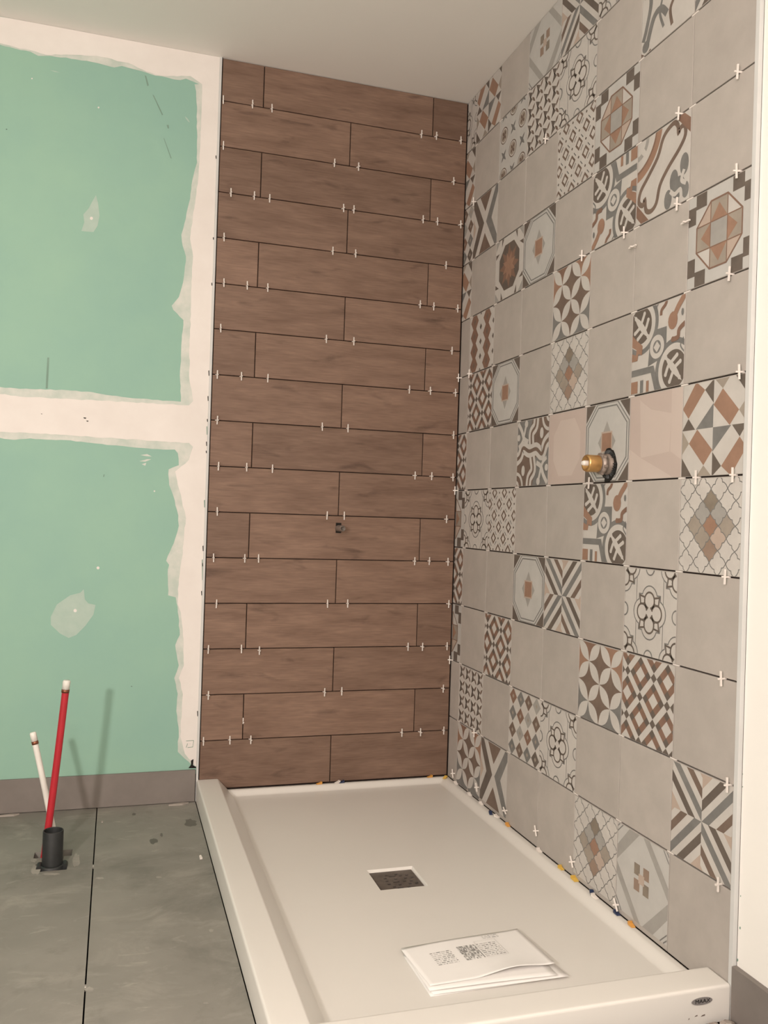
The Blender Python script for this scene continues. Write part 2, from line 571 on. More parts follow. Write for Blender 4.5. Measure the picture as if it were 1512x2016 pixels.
# right wall
wr = MB()
wr.box((TH, RY0, -0.05), (0.15, 0.0, CEIL), M_BACKER)
wall_right = struct(wr.build('wall_right'), 'right wall with patterned cement-look tiles, white plaster beyond the trim', 'wall')
pw = MB()
pw.box((0.010, RY0, 0.09), (0.0088, -CE - 0.0125, CEIL), M_WHITEWALL)
rs = random.Random(5)
for k in range(14):
    y = 1156 + k * 12.4
    x = 1468 - (y - 1156) * 0.017
    s = rs.uniform(1.2, 2.6)
    p = [at(x + s * math.cos(a * 1.047) * 1.2, y + s * math.sin(a * 1.047) * rs.uniform(.6, 1.1), 0, 0.0085) for a in range(6)]
    pw.face([(0.0084, min(q.y, -CE - 0.0126), q.z) for q in p], M_SMEAR)
for x, y, s in ((1494, 98, 3), (1491, 212, 2), (1489, 330, 2.4), (1486, 445, 3.6), (1483, 553, 3), (1483, 585, 1.6), (1479, 672, 3), (1475, 776, 1.6), (1462, 1487, 1.2),
                (1462, 1524, 1.2), (1462, 1549, 1.4), (1458, 1764, 1.6), (1457, 1827, 2.4), (1452, 1890, 2.6)):
    p = [at(x + s * .6 * math.cos(a * 1.047), y + s * math.sin(a * 1.047) * rs.uniform(.8, 1.4), 0, 0.0085) for a in range(6)]
    pw.face([(0.0084, min(q.y, -CE - 0.0126), q.z) for q in p], M_SMEAR)
pwo = pw.build('white_plaster', wall_right)
pwo['label'] = 'bright white plaster beyond the tile trim'
tr = MB()
tr.box((-0.0012, -CE - 0.0115, 0.0), (0.009, -CE - 0.0005, CEIL), M_TRIM, 0.0008)
tr.build('edge_trim', wall_right)

# ------------------------------------------------------------------ patterned tiles


class Tile:
    """draws inlaid colour shapes in tile coordinates (0..1), clipped to the visible part"""

    def __init__(self, b, y0, z0, s, u0=0.0, u1=1.0, v0=0.0, v1=1.0, turn=False):
        self.b, self.y0, self.z0, self.s = b, y0, z0, s
        self.lim = (u0, u1, v0, v1)
        self.turn = turn

    def clip(self, pts):
        if self.turn:
            pts = [(1 - u, 1 - v) for u, v in pts]
        e = 0.006
        u0, u1, v0, v1 = self.lim
        for ax, val, sg in ((0, u0 + e, 1), (0, u1 - e, -1), (1, v0 + e, 1), (1, v1 - e, -1)):
            out = []
            n = len(pts)
            for i in range(n):
                p, q = pts[i], pts[(i + 1) % n]
                ip, iq = (p[ax] - val) * sg >= 0, (q[ax] - val) * sg >= 0
                if ip: out.append(p)
                if ip != iq:
                    t = (val - p[ax]) / (q[ax] - p[ax])
                    out.append((p[0] + (q[0] - p[0]) * t, p[1] + (q[1] - p[1]) * t))
            pts = out
            if len(pts) < 3: return []
        r = [pts[0]]
        for p in pts[1:]:
            if abs(p[0] - r[-1][0]) + abs(p[1] - r[-1][1]) > 1e-5: r.append(p)
        return r if len(r) >= 3 else []

    def poly(self, pts, col, lay=1):
        pts = self.clip(pts)
        if not pts: return
        a = sum(pts[i][0] * pts[(i + 1) % len(pts)][1] - pts[(i + 1) % len(pts)][0] * pts[i][1] for i in range(len(pts)))
        if abs(a) < 1e-6: return
        if a < 0: pts = pts[::-1]
        self.b.face([(-0.00009 * lay, self.y0 - u * self.s, self.z0 + v * self.s) for u, v in pts], INK[col])

    def box(self, u0, v0, u1, v1, col, lay=1):
        self.poly([(u0, v0), (u1, v0), (u1, v1), (u0, v1)], col, lay)

    def disc(self, u, v, r, col, lay=1, n=22, ry=None):
        ry = ry or r
        self.poly([(u + r * math.cos(2 * math.pi * i / n), v + ry * math.sin(2 * math.pi * i / n)) for i in range(n)], col, lay)

    def dia(self, u, v, a, bb, col, lay=1):
        self.poly([(u + a, v), (u, v + bb), (u - a, v), (u, v - bb)], col, lay)

    def line(self, pts, w, col, lay=1, closed=False):
        n = len(pts)
        L, R = [], []
        for i in range(n):
            p = V((*pts[i], 0))
            a = V((*pts[(i - 1) % n], 0)) if (i or closed) else None
            c = V((*pts[(i + 1) % n], 0)) if (i < n - 1 or closed) else None
            d1 = (p - a).normalized() if a is not None else (c - p).normalized()
            d2 = (c - p).normalized() if c is not None else d1
            n1 = V((-d1.y, d1.x, 0)); n2 = V((-d2.y, d2.x, 0))
            nn = n1 + n2
            nn = n1 if nn.length < 1e-3 else nn.normalized()
            k = w / 2 / max(0.45, nn.dot(n1))
            L.append((p.x + nn.x * k, p.y + nn.y * k)); R.append((p.x - nn.x * k, p.y - nn.y * k))
        for i in range(n if closed else n - 1):
            j = (i + 1) % n
            self.poly([R[i], R[j], L[j], L[i]], col, lay + (i % 5) * .12)

    def lens(self, p, q, w, col, lay=1, n=7):
        p, q = V((*p, 0)), V((*q, 0))
        d = q - p
        nn = V((-d.y, d.x, 0)).normalized() * w / 2
        a = [p + d * (i / n) + nn * math.sin(math.pi * i / n) for i in range(n + 1)]
        c = [p + d * (i / n) - nn * math.sin(math.pi * i / n) for i in range(n - 1, 0, -1)]
        self.poly([(x.x, x.y) for x in a + c], col, lay)


def arc(cx, cy, r, a0, a1, n=12, ry=None):
    ry = ry or r
    return [(cx + r * math.cos(math.radians(a0 + (a1 - a0) * i / n)), cy + ry * math.sin(math.radians(a0 + (a1 - a0) * i / n))) for i in range(n + 1)]


def spline(pts, n=5, closed=False):
    out = []
    m = len(pts)
    for i in range(m if closed else m - 1):
        g = lambda k: pts[k % m] if closed else pts[max(0, min(m - 1, k))]
        p0, p1, p2, p3 = g(i - 1), g(i), g(i + 1), g(i + 2)
        for k in range(n):
            t = k / n
            out.append(tuple(0.5 * (2 * p1[a] + (p2[a] - p0[a]) * t + (2 * p0[a] - 5 * p1[a] + 4 * p2[a] - p3[a]) * t * t +
                                    (3 * p1[a] - p0[a] - 3 * p2[a] + p3[a]) * t ** 3) for a in (0, 1)))
    if not closed: out.append(pts[-1])
    return out


def pat_P(t):                                                     # petals round concave diamonds
    t.box(0, 0, 1, 1, 'brown')
    edge = ['grey', 'orange', 'grey', 'rust', 'grey', 'orange', 'grey', 'orange']
    k = 0
    for i in range(5):
        for j in range(5):
            if (i + j) % 2 and (i in (0, 4) or j in (0, 4)):
                t.dia(i / 4, j / 4, .25, .25, edge[k % 8], 2); k += 1
    for i in range(5):
        for j in range(5):
            if (i + j) % 2 == 0:
                for dx, dy in ((1, 1), (1, -1)):
                    if 0 <= i + dx <= 4 and 0 <= j + dy <= 4:
                        t.lens((i / 4, j / 4), ((i + dx) / 4, (j + dy) / 4), .155, 'white', 3 if dy > 0 else 4)


def pat_H(t):                                                     # framed octagon with a small square
    t.box(0, 0, 1, 1, 'cool')
    c = .27
    for sx, sy in ((0, 0), (1, 0), (0, 1), (1, 1)):
        f = lambda a: (abs(sx - a[0]), abs(sy - a[1]))
        t.poly([f((0, 0)), f((c - .03, 0)), f((0, c - .03))], 'dark', 2)
    o = [(c, .012), (1 - c, .012), (.988, c), (.988, 1 - c), (1 - c, .988), (c, .988), (.012, 1 - c), (.012, c)]
    t.line([(.5 + (u - .5) * .99, .5 + (v - .5) * .99) for u, v in o], .016, 'grey', 3, True)
    t.line([(.5 + (u - .5) * .90, .5 + (v - .5) * .90) for u, v in o], .017, 'grey', 3, True)
    for p in ([(.42, .63), (.5, .76), (.58, .63)], [(.42, .37), (.5, .24), (.58, .37)], [(.38, .40), (.30, .5), (.38, .60)], [(.62, .40), (.70, .5), (.62, .60)]):
        t.poly(p, 'pale', 2)
    t.box(.375, .37, .625, .63, 'peach', 3)
    t.box(.395, .39, .605, .61, 'orange', 4)


def pat_O(t):                                                     # checker corners round a beige octagon
    t.box(0, 0, 1, 1, 'cool')
    for sx, sy in ((0, 0), (1, 0), (0, 1), (1, 1)):
        f = lambda a, q: (abs(sx - a), abs(sy - q))
        for a, q in ((.13, 0), (0, .13)):
            p0, p1 = f(a, q), f(a + .17, q + .17) if a else f(a + .13, q + .19)
            t.box(min(p0[0], p1[0]), min(p0[1], p1[1]), max(p0[0], p1[0]), max(p0[1], p1[1]), 'dark', 2)
    a, c = .15, .37
    O = [(c, a), (1 - c, a), (1 - a, c), (1 - a, 1 - c), (1 - c, 1 - a), (c, 1 - a), (a, 1 - c), (a, c)]
    t.poly(O, 'white', 2)
    t.box(c, a, 1 - c, 1 - a, 'beige', 3)
    t.box(a, c, c, 1 - c, 'beige', 3)
    t.box(1 - c, c, 1 - a, 1 - c, 'beige', 3)
    t.poly([(1 - c, a), (1 - a, c), (1 - c, c)], 'peach', 3)
    t.poly([(c, 1 - a), (a, 1 - c), (c, 1 - c)], 'peach', 3)
    for p, cl in (([(c, 1 - c), (.5, .80), (1 - c, 1 - c)], 'orange'), ([(c, c), (.5, .20), (1 - c, c)], 'orange'),
                  ([(c, c), (.22, .5), (c, 1 - c)], 'orange'), ([(1 - c, c), (.78, .5), (1 - c, 1 - c)], 'orange')):
        t.poly(p, cl, 4)
    t.box(c, c, 1 - c, 1 - c, 'pale', 5)
    for q in (c, 1 - c):
        t.line([(q, a), (q, 1 - a)], .012, 'rust', 6)
        t.line([(a, q), (1 - a, q)], .012, 'rust', 7)
    t.line(O, .018, 'rust', 8, True)


def pat_K(t):                                                     # ring knot with two leaf circles
    t.box(0, 0, 1, 1, 'white')
    t.poly([(.33, .30), (.67, .30), (.67, .70), (.33, .70)], 'grey', 2)
    t.poly([(.33, .30), (.70, .30), (.33, .67)], 'white', 2.5)
    t.poly([(.33, .30), (.60, .36), (.36, .60)], 'grey', 2.7)
    for cx, cy in ((.17, .80), (.82, .20)):
        t.disc(cx, cy, .345, 'grey', 3, 40)
        t.disc(cx, cy, .285, 'white', 4, 40)
        t.disc(cx, cy, .215, 'dark', 5, 40)
        s = 1 if cx < .5 else -1
        d = lambda a, q: (cx + s * a * .86, cy - s * q * .86)
        t.lens(d(-.17, -.17), d(.20, .20), .085, 'white', 6)
        t.line(spline([d(-.13, .08), d(-.02, .02), d(.02, -.04), d(.08, -.15)]), .045, 'white', 7)
        t.line(spline([d(-.06, .17), d(.05, .10), d(.12, .05), d(.17, -.05)]), .045, 'white', 8)
        for a, q in ((-.13, .08), (.08, -.15), (-.06, .17), (.17, -.05), (.17, .17), (-.12, -.12)):
            t.disc(*d(a, q), .026, 'white', 9, 10)
    t.disc(.5, .5, .135, 'white', 10)
    t.disc(.5, .5, .075, 'grey', 11)
    t.dia(.5, .5, .062, .062, 'white', 12)
    # flames in the upper right corner
    t.disc(.78, .74, .085, 'orange', 10, 14, .10)
    t.line(spline([(.78, .74), (.86, .86), (.93, .93), (1.02, 1.02)]), .075, 'orange', 11)
    t.line(spline([(.56, .84), (.57, .90), (.64, .95), (.67, 1.02)]), .045, 'rust', 10)
    t.line(spline([(.78, .53), (.88, .54), (.90, .62), (1.02, .68)]), .055, 'rust', 12)
    t.disc(.79, .53, .032, 'rust', 13, 10)
    t.line(spline([(.98, .52), (.93, .44), (1.0, .36)]), .018, 'grey', 10)
    t.disc(.95, .80, .022, 'grey', 12, 10, .04)
    t.line(spline([(.40, .99), (.46, .95), (.52, 1.0)]), .018, 'grey', 13)
    # chevrons in the lower left corner
    t.line([(0, .26), (.42, .26), (.52, 0)], .075, 'grey', 10)
    t.poly([(0, .40), (.12, .40), (.14, .48), (.21, .45), (.22, .56), (.10, .64), (0, .72), (0, .58), (.10, .53), (.09, .47), (0, .50)], 'orange', 10)
    t.box(0, .02, .14, .16, 'orange', 10)
    t.box(.19, -.02, .25, .16, 'grey', 11)
    t.box(.31, -.02, .36, .14, 'orange', 11)


def pat_A(t):                                                     # quatrefoil lattice with a coloured diamond
    t.box(0, 0, 1, 1, 'white')
    for u, v, c, l in ((.5, .75, 'khaki', 2), (.5, .25, 'tan', 2), (.5, .5, 'orange', 2), (.25, .5, 'beige', 2), (.75, .5, 'beige', 2),
                       (.375, .625, 'pale', 2), (.625, .625, 'pale', 2), (.375, .375, 'beige', 2), (.625, .375, 'peach', 2)):
        t.dia(u, v, .125, .125, c, l)
    q = [(0, .125), (.04, .092), (.045, .064), (.068, .060), (.10, .037)]
    for i in range(4):
        for j in range(4):
            cu, cv = (i + .5) / 4, (j + .5) / 4
            pts = []
            for k in range(4):
                for x, y in q:
                    for _ in range(k): x, y = y, -x
                    pts.append((cu + x, cv + y))
            t.line(pts, .010, 'grey', 3 + (i + j) % 2, True)


def pat_M(t):                                                     # clover medallion
    t.box(0, 0, 1, 1, 'white')
    for x in (.245, .755):
        t.line([(x, .02), (x, .98)], .010, 'grey', 2)

    def motif(cx, cy, s, l):
        out = [(0, .155), (.155, 0), (0, -.155), (-.155, 0)]
        for a, q in out:
            t.disc(cx + a * s, cy + q * s, .155 * s, 'grey', l)
        t.box(cx - .21 * s, cy - .21 * s, cx + .21 * s, cy + .21 * s, 'grey', l + .2)
        for a, q in out:
            t.disc(cx + a * s, cy + q * s, .140 * s, 'white', l + 1)
        t.box(cx - .195 * s, cy - .195 * s, cx + .195 * s, cy + .195 * s, 'white', l + 1.2)
        for sx, sy in ((1, 1), (1, -1), (-1, 1), (-1, -1)):
            t.line([(cx + sx * .09 * s, cy + sy * .17 * s), (cx + sx * .185 * s, cy + sy * .185 * s), (cx + sx * .17 * s, cy + sy * .09 * s)], .022 * s, 'dark', l + 2)
            t.line([(cx + sx * .05 * s, cy + sy * .05 * s), (cx + sx * .11 * s, cy + sy * .11 * s)], .02 * s, 'dark', l + 2.4)
        for a, q in out:
            t.disc(cx + a * .88 * s, cy + q * .88 * s, .105 * s, 'dark', l + 3)
            t.disc(cx + a * .90 * s, cy + q * .90 * s, .080 * s, 'white', l + 4)
            n = .033 * s
            for bx, by in ((q, a), (-q, -a)):
                t.disc(cx + a * .78 * s + bx * .30 * s, cy + q * .78 * s + by * .30 * s, n, 'white', l + 4.3, 10)
        t.poly([(cx, cy + .09 * s), (cx + .03 * s, cy + .03 * s), (cx + .09 * s, cy), (cx + .03 * s, cy - .03 * s), (cx, cy - .09 * s),
                (cx - .03 * s, cy - .03 * s), (cx - .09 * s, cy), (cx - .03 * s, cy + .03 * s)], 'white', l + 5)

    for cx, cy in ((0, 0), (1, 0), (0, 1), (1, 1)):
        motif(cx, cy, .98, 3)
    motif(.5, .5, 1.0, 3)
    for cx, cy in ((.5, 0), (.5, 1), (0, .5), (1, .5)):
        t.disc(cx, cy, .085, 'grey', 9)
        t.disc(cx, cy, .068, 'white', 10)


def pat_X(t):                                                     # stripes running to the centre
    t.box(0, 0, 1, 1, 'white')
    bands = ((.0, .115, 'grey'), (.225, .335, 'brown'), (-.215, -.10, 'dark'), (-.5, -.33, 'peach'), (.44, .5, 'peach'))
    for sx in (-1, 1):
        for sy in (-1, 1):
            for t0, t1, c in bands:
                sg = 1 if sx * sy < 0 else -1                         # which side of the diagonal
                # a = distance across, q = distance up (both 0..0.5); value = (q - a) * sg
                sq = [(0, 0), (.5, 0), (.5, .5), (0, .5)]

                def cut(pts, val, keep):
                    out = []
                    for i in range(len(pts)):
                        p, r = pts[i], pts[(i + 1) % len(pts)]
                        fp, fr = (p[1] - p[0]) * sg - val, (r[1] - r[0]) * sg - val
                        if fp * keep >= 0: out.append(p)
                        if (fp >= 0) != (fr >= 0):
                            k = fp / (fp - fr)
                            out.append((p[0] + (r[0] - p[0]) * k, p[1] + (r[1] - p[1]) * k))
                    return out
                pp = cut(cut(sq, t0, 1), t1, -1)
                if len(pp) > 2:
                    t.poly([(.5 + sx * a, .5 + sy * q) for a, q in pp], c, 2)


def pat_Y(t):                                                     # large saltire
    t.box(0, 0, 1, 1, 'white')
    t.poly([(.26, 1), (.76, 1), (.5, .68)], 'brown', 2)
    t.poly([(.26, 0), (.76, 0), (.5, .32)], 'brown', 2)
    t.poly([(0, 1), (.10, 1), (.46, .5), (.10, 0), (0, 0), (0, .12), (.24, .5), (0, .88)], 'dark', 2)
    t.poly([(1, 1), (.92, 1), (.54, .5), (.92, 0), (1, 0), (1, .14), (.76, .5), (1, .86)], 'grey', 2)
    t.poly([(0, .70), (.13, .5), (0, .30)], 'peach', 2)


def pat_G(t):                                                     # angular geometric
    t.box(0, 0, 1, 1, 'white')

    def quad(f, kind):
        if kind:
            t.poly([f(.43, 1), (f(.72, .80)), f(.20, .25), f(0, .47)], 'orange', 2)
            t.poly([f(1, 1), f(.72, .80), f(1, .5)], 'dark', 2)
            t.poly([f(1, .5), f(1, 0), f(.45, 0)], 'grey', 2)
            t.poly([f(.20, .25), f(0, 0), f(.43, 0)], 'dark', 2)
        else:
            t.poly([f(.27, .76), f(0, .46), f(.50, .0), f(.76, .28)], 'orange', 2)
            t.poly([f(0, 1), f(.50, 1), f(.27, .76)], 'beige', 2)
            t.poly([f(.62, 1), f(1, 1), f(1, .56)], 'dark', 2)
            t.poly([f(.76, .28), f(1, .52), f(1, 0)], 'beige', 2)
    quad(lambda a, q: (a / 2, .5 + q / 2), True)
    quad(lambda a, q: (.5 + a / 2, .5 + q / 2), False)
    quad(lambda a, q: (1 - a / 2, .5 - q / 2), True)
    quad(lambda a, q: (.5 - a / 2, .5 - q / 2), False)


def pat_D(t, ph=.04):                                             # small lozenge check
    t.box(0, 0, 1, 1, 'white')
    seq = [(0, .18, 'W'), (.18, .29, 0), (.29, .40, 1), (.40, .51, 0)]
    for a in range(-1, 6):
        for c in range(-3, 4):
            for p0, p1, kp in seq:
                for q0, q1, kq in seq:
                    if kp == 'W' and kq == 'W': continue
                    if kp == 'W' or kq == 'W':
                        if (kp if kq == 'W' else kq) == 1: continue
                        col = 'rust'
                    else:
                        if (kp + kq) % 2: continue
                        col = 'dark'
                    P0, P1, Q0, Q1 = a * .51 + p0 + ph, a * .51 + p1 + ph, c * .51 + q0, c * .51 + q1
                    t.poly([((p + q) / 2, (p - q) / 2) for p, q in ((P0, Q0), (P1, Q0), (P1, Q1), (P0, Q1))], col, 2)


def pat_Q(t):                                                     # harlequin diamonds
    t.box(0, 0, 1, 1, 'white')
    cols = ['rust', 'grey', 'brown', 'pale', 'grey', 'rust', 'pale', 'brown', 'brown', 'pale', 'rust', 'grey', 'grey', 'brown', 'grey', 'dark']
    k = 0
    for j in (3, 2, 1, 0):
        for i in range(4):
            u, v = (i + .5) / 4, (j + .5) / 4
            t.dia(u, v, .12, .122, cols[k], 2)
            t.dia(u, v, .03, .035, 'beige', 3)
            k += 1


def pat_V(t):                                                     # upright chains of lozenges
    t.box(0, 0, 1, 1, 'white')
    for cx in (.20, .72):
        L, R = [], []
        for k in range(9):
            v = k / 8
            wd = .16 if k % 2 else .06
            L.append((cx - wd, v)); R.append((cx + wd, v))
        t.poly(R + L[::-1], 'rust', 2)
        for k in range(4):
            t.dia(cx, k / 4 + .125, .05, .06, 'brown', 3)
    for v in (.25, .5, .75, 0, 1):
        t.dia(.46, v, .05, .055, 'dark', 2)
        t.dia(.97, v, .04, .05, 'dark', 2)


def pat_L(t, sq=False):                                           # outlined diamonds with dashes
    t.box(0, 0, 1, 1, 'white')
    for j in range(-1, 7):
        for i in range(-1, 5):
            u, v = (i + .5 * (j % 2)) * .36 + .05, j * .18 + .03
            r = .075
            t.line([(u + r, v), (u, v + r), (u - r, v), (u, v - r)], .030, 'brown', 2, True)
            for sx, sy in ((1, 1), (1, -1), (-1, 1), (-1, -1)):
                c = V((u + sx * .078, v + sy * .078))
                if sx > 0:
                    t.line([(c.x - sy * .028 * sx, c.y + .028), (c.x + sy * .028 * sx, c.y - .028)], .016, 'grey', 3)
            t.dia(u + .18, v, .022, .022, 'dark', 4)


def pat_T(t):                                                     # dense lattice of small leaves
    t.box(0, 0, 1, 1, 'white')
    for i in range(9):
        for j in range(9):
            if (i + j) % 2 == 0:
                for dx, dy in ((1, 1), (1, -1)):
                    a, c = (i / 8, j / 8), ((i + dx) / 8, (j + dy) / 8)
                    p = (a[0] + (c[0] - a[0]) * .12, a[1] + (c[1] - a[1]) * .12)
                    q = (a[0] + (c[0] - a[0]) * .90, a[1] + (c[1] - a[1]) * .90)
                    if i % 2 == 0:
                        n = (-(c[1] - a[1]) * .30, (c[0] - a[0]) * .30)
                        t.poly([p, (q[0] + n[0], q[1] + n[1]), (q[0] - n[0], q[1] - n[1])], 'dark', 2)
                    else:
                        t.lens(p, q, .045, 'brown', 2, 4)


def pat_B(t):                                                     # round flowers and small stars
    t.box(0, 0, 1, 1, 'cool')
    for i in range(3):
        for j in range(4):
            u, v = .17 + i * .33, .02 + j * .33
            if (i + j) % 2 == 0:
                t.disc(u, v, .135, 'brown', 2)
                t.disc(u, v, .118, 'white', 3)
                t.disc(u, v, .10, 'beige', 4)
                for a in range(4):
                    t.lens((u, v), (u + .09 * math.cos(a * 1.571 + .785), v + .09 * math.sin(a * 1.571 + .785)), .05, 'brown', 5 + a * .2, 5)
            else:
                for dx, dy in ((.085, .085), (.085, -.085)):
                    t.lens((u - dx, v - dy), (u + dx, v + dy), .06, 'grey', 2 + (dy > 0), 5)


def pat_S(t):                                                     # dark octagon with a rusty star
    t.box(0, 0, 1, 1, 'white')
    for sx, sy in ((0, 0), (1, 0), (0, 1), (1, 1)):
        f = lambda a, q: (abs(sx - a), abs(sy - q))
        t.poly([f(.0, .0), f(.17, 0), f(0, .17)], 'pale', 2)
        t.poly([f(.22, 0), f(.30, 0), f(.22, .14)], 'dark', 2)
        t.poly([f(0, .22), f(0, .30), f(.14, .22)], 'dark', 2)
    a, c = .14, .34
    t.poly([(c, a), (1 - c, a), (1 - a, c), (1 - a, 1 - c), (1 - c, 1 - a), (c, 1 - a), (a, 1 - c), (a, c)], 'dark', 3)
    st = []
    for k in range(16):
        r = .35 if k % 2 == 0 else .18
        st.append((.5 + r * math.cos(k * math.pi / 8), .5 + r * math.sin(k * math.pi / 8)))
    t.poly(st, 'rust', 4)
    st = [(.5 + (.24 if k % 2 == 0 else .12) * math.cos(k * math.pi / 8 + .39), .5 + (.24 if k % 2 == 0 else .12) * math.sin(k * math.pi / 8 + .39)) for k in range(16)]
    t.poly(st, 'orange', 5)


def pat_C(t):                                                     # curling bands
    t.box(0, 0, 1, 1, 'brown')
    t.poly([(0, 1), (.50, 1), (.40, .80), (.40, .62), (.2, .62), (0, .42)], 'grey', 2)
    t.poly([(1, 0), (.50, 0), (.6, .2), (.6, .42), (.8, .42), (1, .6)], 'grey', 2)
    hz = spline([(-.05, .40), (.10, .46), (.20, .58), (.40, .52), (.62, .54), (.80, .46), (.90, .60), (1.05, .68)])
    vt = spline([(.60, 1.05), (.58, .88), (.46, .78), (.47, .60), (.50, .42), (.54, .24), (.42, .12), (.40, -.05)])
    t.line(vt, .17, 'white', 3); t.line(vt, .045, 'brown', 4)
    t.line(hz, .19, 'white', 5); t.line(hz, .055, 'brown', 6)
    for s in (0, 1):
        f = lambda a, q: (a, q) if not s else (1 - a, 1 - q)
        t.line([f(*p) for p in spline([(.02, .96), (.14, .84), (.22, .72), (.36, .66)])], .07, 'white', 7)
        t.line([f(*p) for p in spline([(.30, .94), (.26, .86), (.22, .76), (.16, .66), (.05, .60)])], .055, 'white', 8)
        t.disc(*f(.29, .93), .055, 'white', 9, 12)
        t.disc(*f(.05, .74), .05, 'white', 9, 12)
        t.line([f(*p) for p in arc(1, 1, .20, 180, 270)], .05, 'white', 7)
        t.line([f(*p) for p in arc(1, 1, .07, 180, 270)], .05, 'white', 7)
        t.disc(*f(.78, .76), .055, 'white', 7, 12, .08)


def pat_F(t):                                                     # outlined bone shape and grey lily
    t.box(0, 0, 1, 1, 'white')
    bone = spline([(.70, .95), (.58, .92), (.49, .85), (.40, .68), (.22, .52), (.08, .40), (.05, .28), (.13, .22), (.17, .27), (.20, .14), (.30, .10), (.40, .16),
                   (.46, .34), (.60, .48), (.80, .62), (.90, .73), (.89, .84), (.82, .85), (.78, .81), (.765, .89)], 4, True)
    t.line(bone, .058, 'brown', 2, True)
    t.line(arc(-.08, 1.08, .52, 270, 360, 14), .09, 'orange', 2)
    t.line(arc(-.08, 1.08, .46, 270, 360, 14), .03, 'rust', 3)
    t.line(arc(0, 1, .20, 270, 360, 10), .06, 'pale', 3)
    t.lens((.0, .98), (.22, .74), .07, 'white', 4)
    t.poly([(.72, 1), (1, 1), (1, .72)], 'rust', 4)
    t.poly([(.86, 1), (1, 1), (1, .88)], 'white', 5)
    t.poly([(0, .27), (0, 0), (.27, 0)], 'rust', 4)
    t.poly([(0, .12), (0, 0), (.12, 0)], 'white', 5)
    for u, v, r, q in ((.90, .42, .075, .12), (.72, .30, .075, .12), (.62, .12, .07, .11), (.93, .13, .06, .09), (.80, .20, .12, .12)):
        t.disc(u, v, r, 'grey', 4 + u * .5, 18, q)
    t.line(spline([(.90, .36), (.86, .26), (.94, .20)]), .05, 'white', 6)
    t.line(spline([(.66, .20), (.74, .14), (.84, .16), (.86, .06)]), .05, 'white', 7)


def pat_W(t):                                                     # swirling leaves
    t.box(0, 0, 1, 1, 'white')
    t.line(spline([(.48, 1.05), (.50, .80), (.62, .62), (.66, .44), (.56, .30), (.60, .1)]), .05, 'brown', 2)
    t.line(spline([(.30, 1.02), (.36, .70), (.40, .52), (.36, .36), (.44, .16)]), .04, 'grey', 2)
    t.line(spline([(0, .86), (.12, .90), (.26, .78), (.30, .60), (.40, .86)]), .06, 'brown', 3)
    t.poly(spline([(.62, 1.02), (.66, .74), (.78, .56), (.90, .66), (.86, .84), (1.02, 1.02)], 4, True), 'brown', 3)
    t.disc(.78, .86, .06, 'white', 5, 14, .09)
    t.line(spline([(1.02, .90), (.94, .74), (.96, .58), (.84, .50)]), .03, 'rust', 4)
    t.line(spline([(.04, .70), (.14, .74), (.18, .56), (.10, .30), (.04, .18)]), .07, 'grey', 4)
    t.line(spline([(.12, .10), (.24, .36), (.38, .40), (.50, .28)]), .08, 'grey', 5)
    t.disc(.10, .10, .07, 'grey', 6, 14)
    t.line(spline([(0, .04), (.1, -.02), (.2, .02)]), .04, 'brown', 3)


def pat_R(t):                                                     # diamond bands round a small cross
    t.box(0, 0, 1, 1, 'cool')
    for s in (0, 1):
        f = lambda a, q: (a, q) if not s else (1 - a, 1 - q)
        t.poly([f(0, .55), f(0, .72), f(.26, 1), f(.46, 1)], 'pale', 2)
        t.poly([f(1, .46), f(1, .60), f(.62, 1), f(.50, 1)], 'pale', 2)
        t.line([f(0, .88), f(.13, 1)], .014, 'grey', 3)
        t.line([f(0, .94), f(.07, 1)], .014, 'grey', 3)
        t.line([f(.88, 1), f(1, .86)], .014, 'grey', 3)
        t.line([f(.94, 1), f(1, .93)], .014, 'grey', 3)
    for a, q in ((-.088, .088), (.088, .088), (-.088, -.088), (.088, -.088)):
        t.dia(.5 + a * .95, .5 + q * .95, .001, .001, 'beige', 2)
        t.box(.5 + a - .055, .5 + q - .065, .5 + a + .055, .5 + q + .065, 'tan' if a * q > 0 else 'khaki', 3)
    t.box(.445, .445, .555, .555, 'peach', 4)


def pat_E(t):                                                     # pale film with a worn octagon
    t.box(0, 0, 1, 1, 'pink')
    t.poly([(.30, .12), (.66, .12), (.86, .34), (.86, .68), (.70, .88), (.32, .88), (.14, .68), (.14, .34)], 'pink2', 2)


def pat_Z(t):                                                     # pale film with a faint slanted figure
    t.box(0, 0, 1, 1, 'pink')
    t.poly([(.0, .0), (.0, .38), (.24, .26), (.80, .04), (.86, .0)], 'pink2', 2)
    t.poly([(.2, .93), (.42, .80), (.80, .72), (.78, .30), (.24, .26), (.22, .60)], 'pink2', 2.5)
    t.poly([(.80, 1), (1, 1), (1, .2), (.80, .3)], 'pink2', 2)


def pat_I(t):
    pat_Q(t)


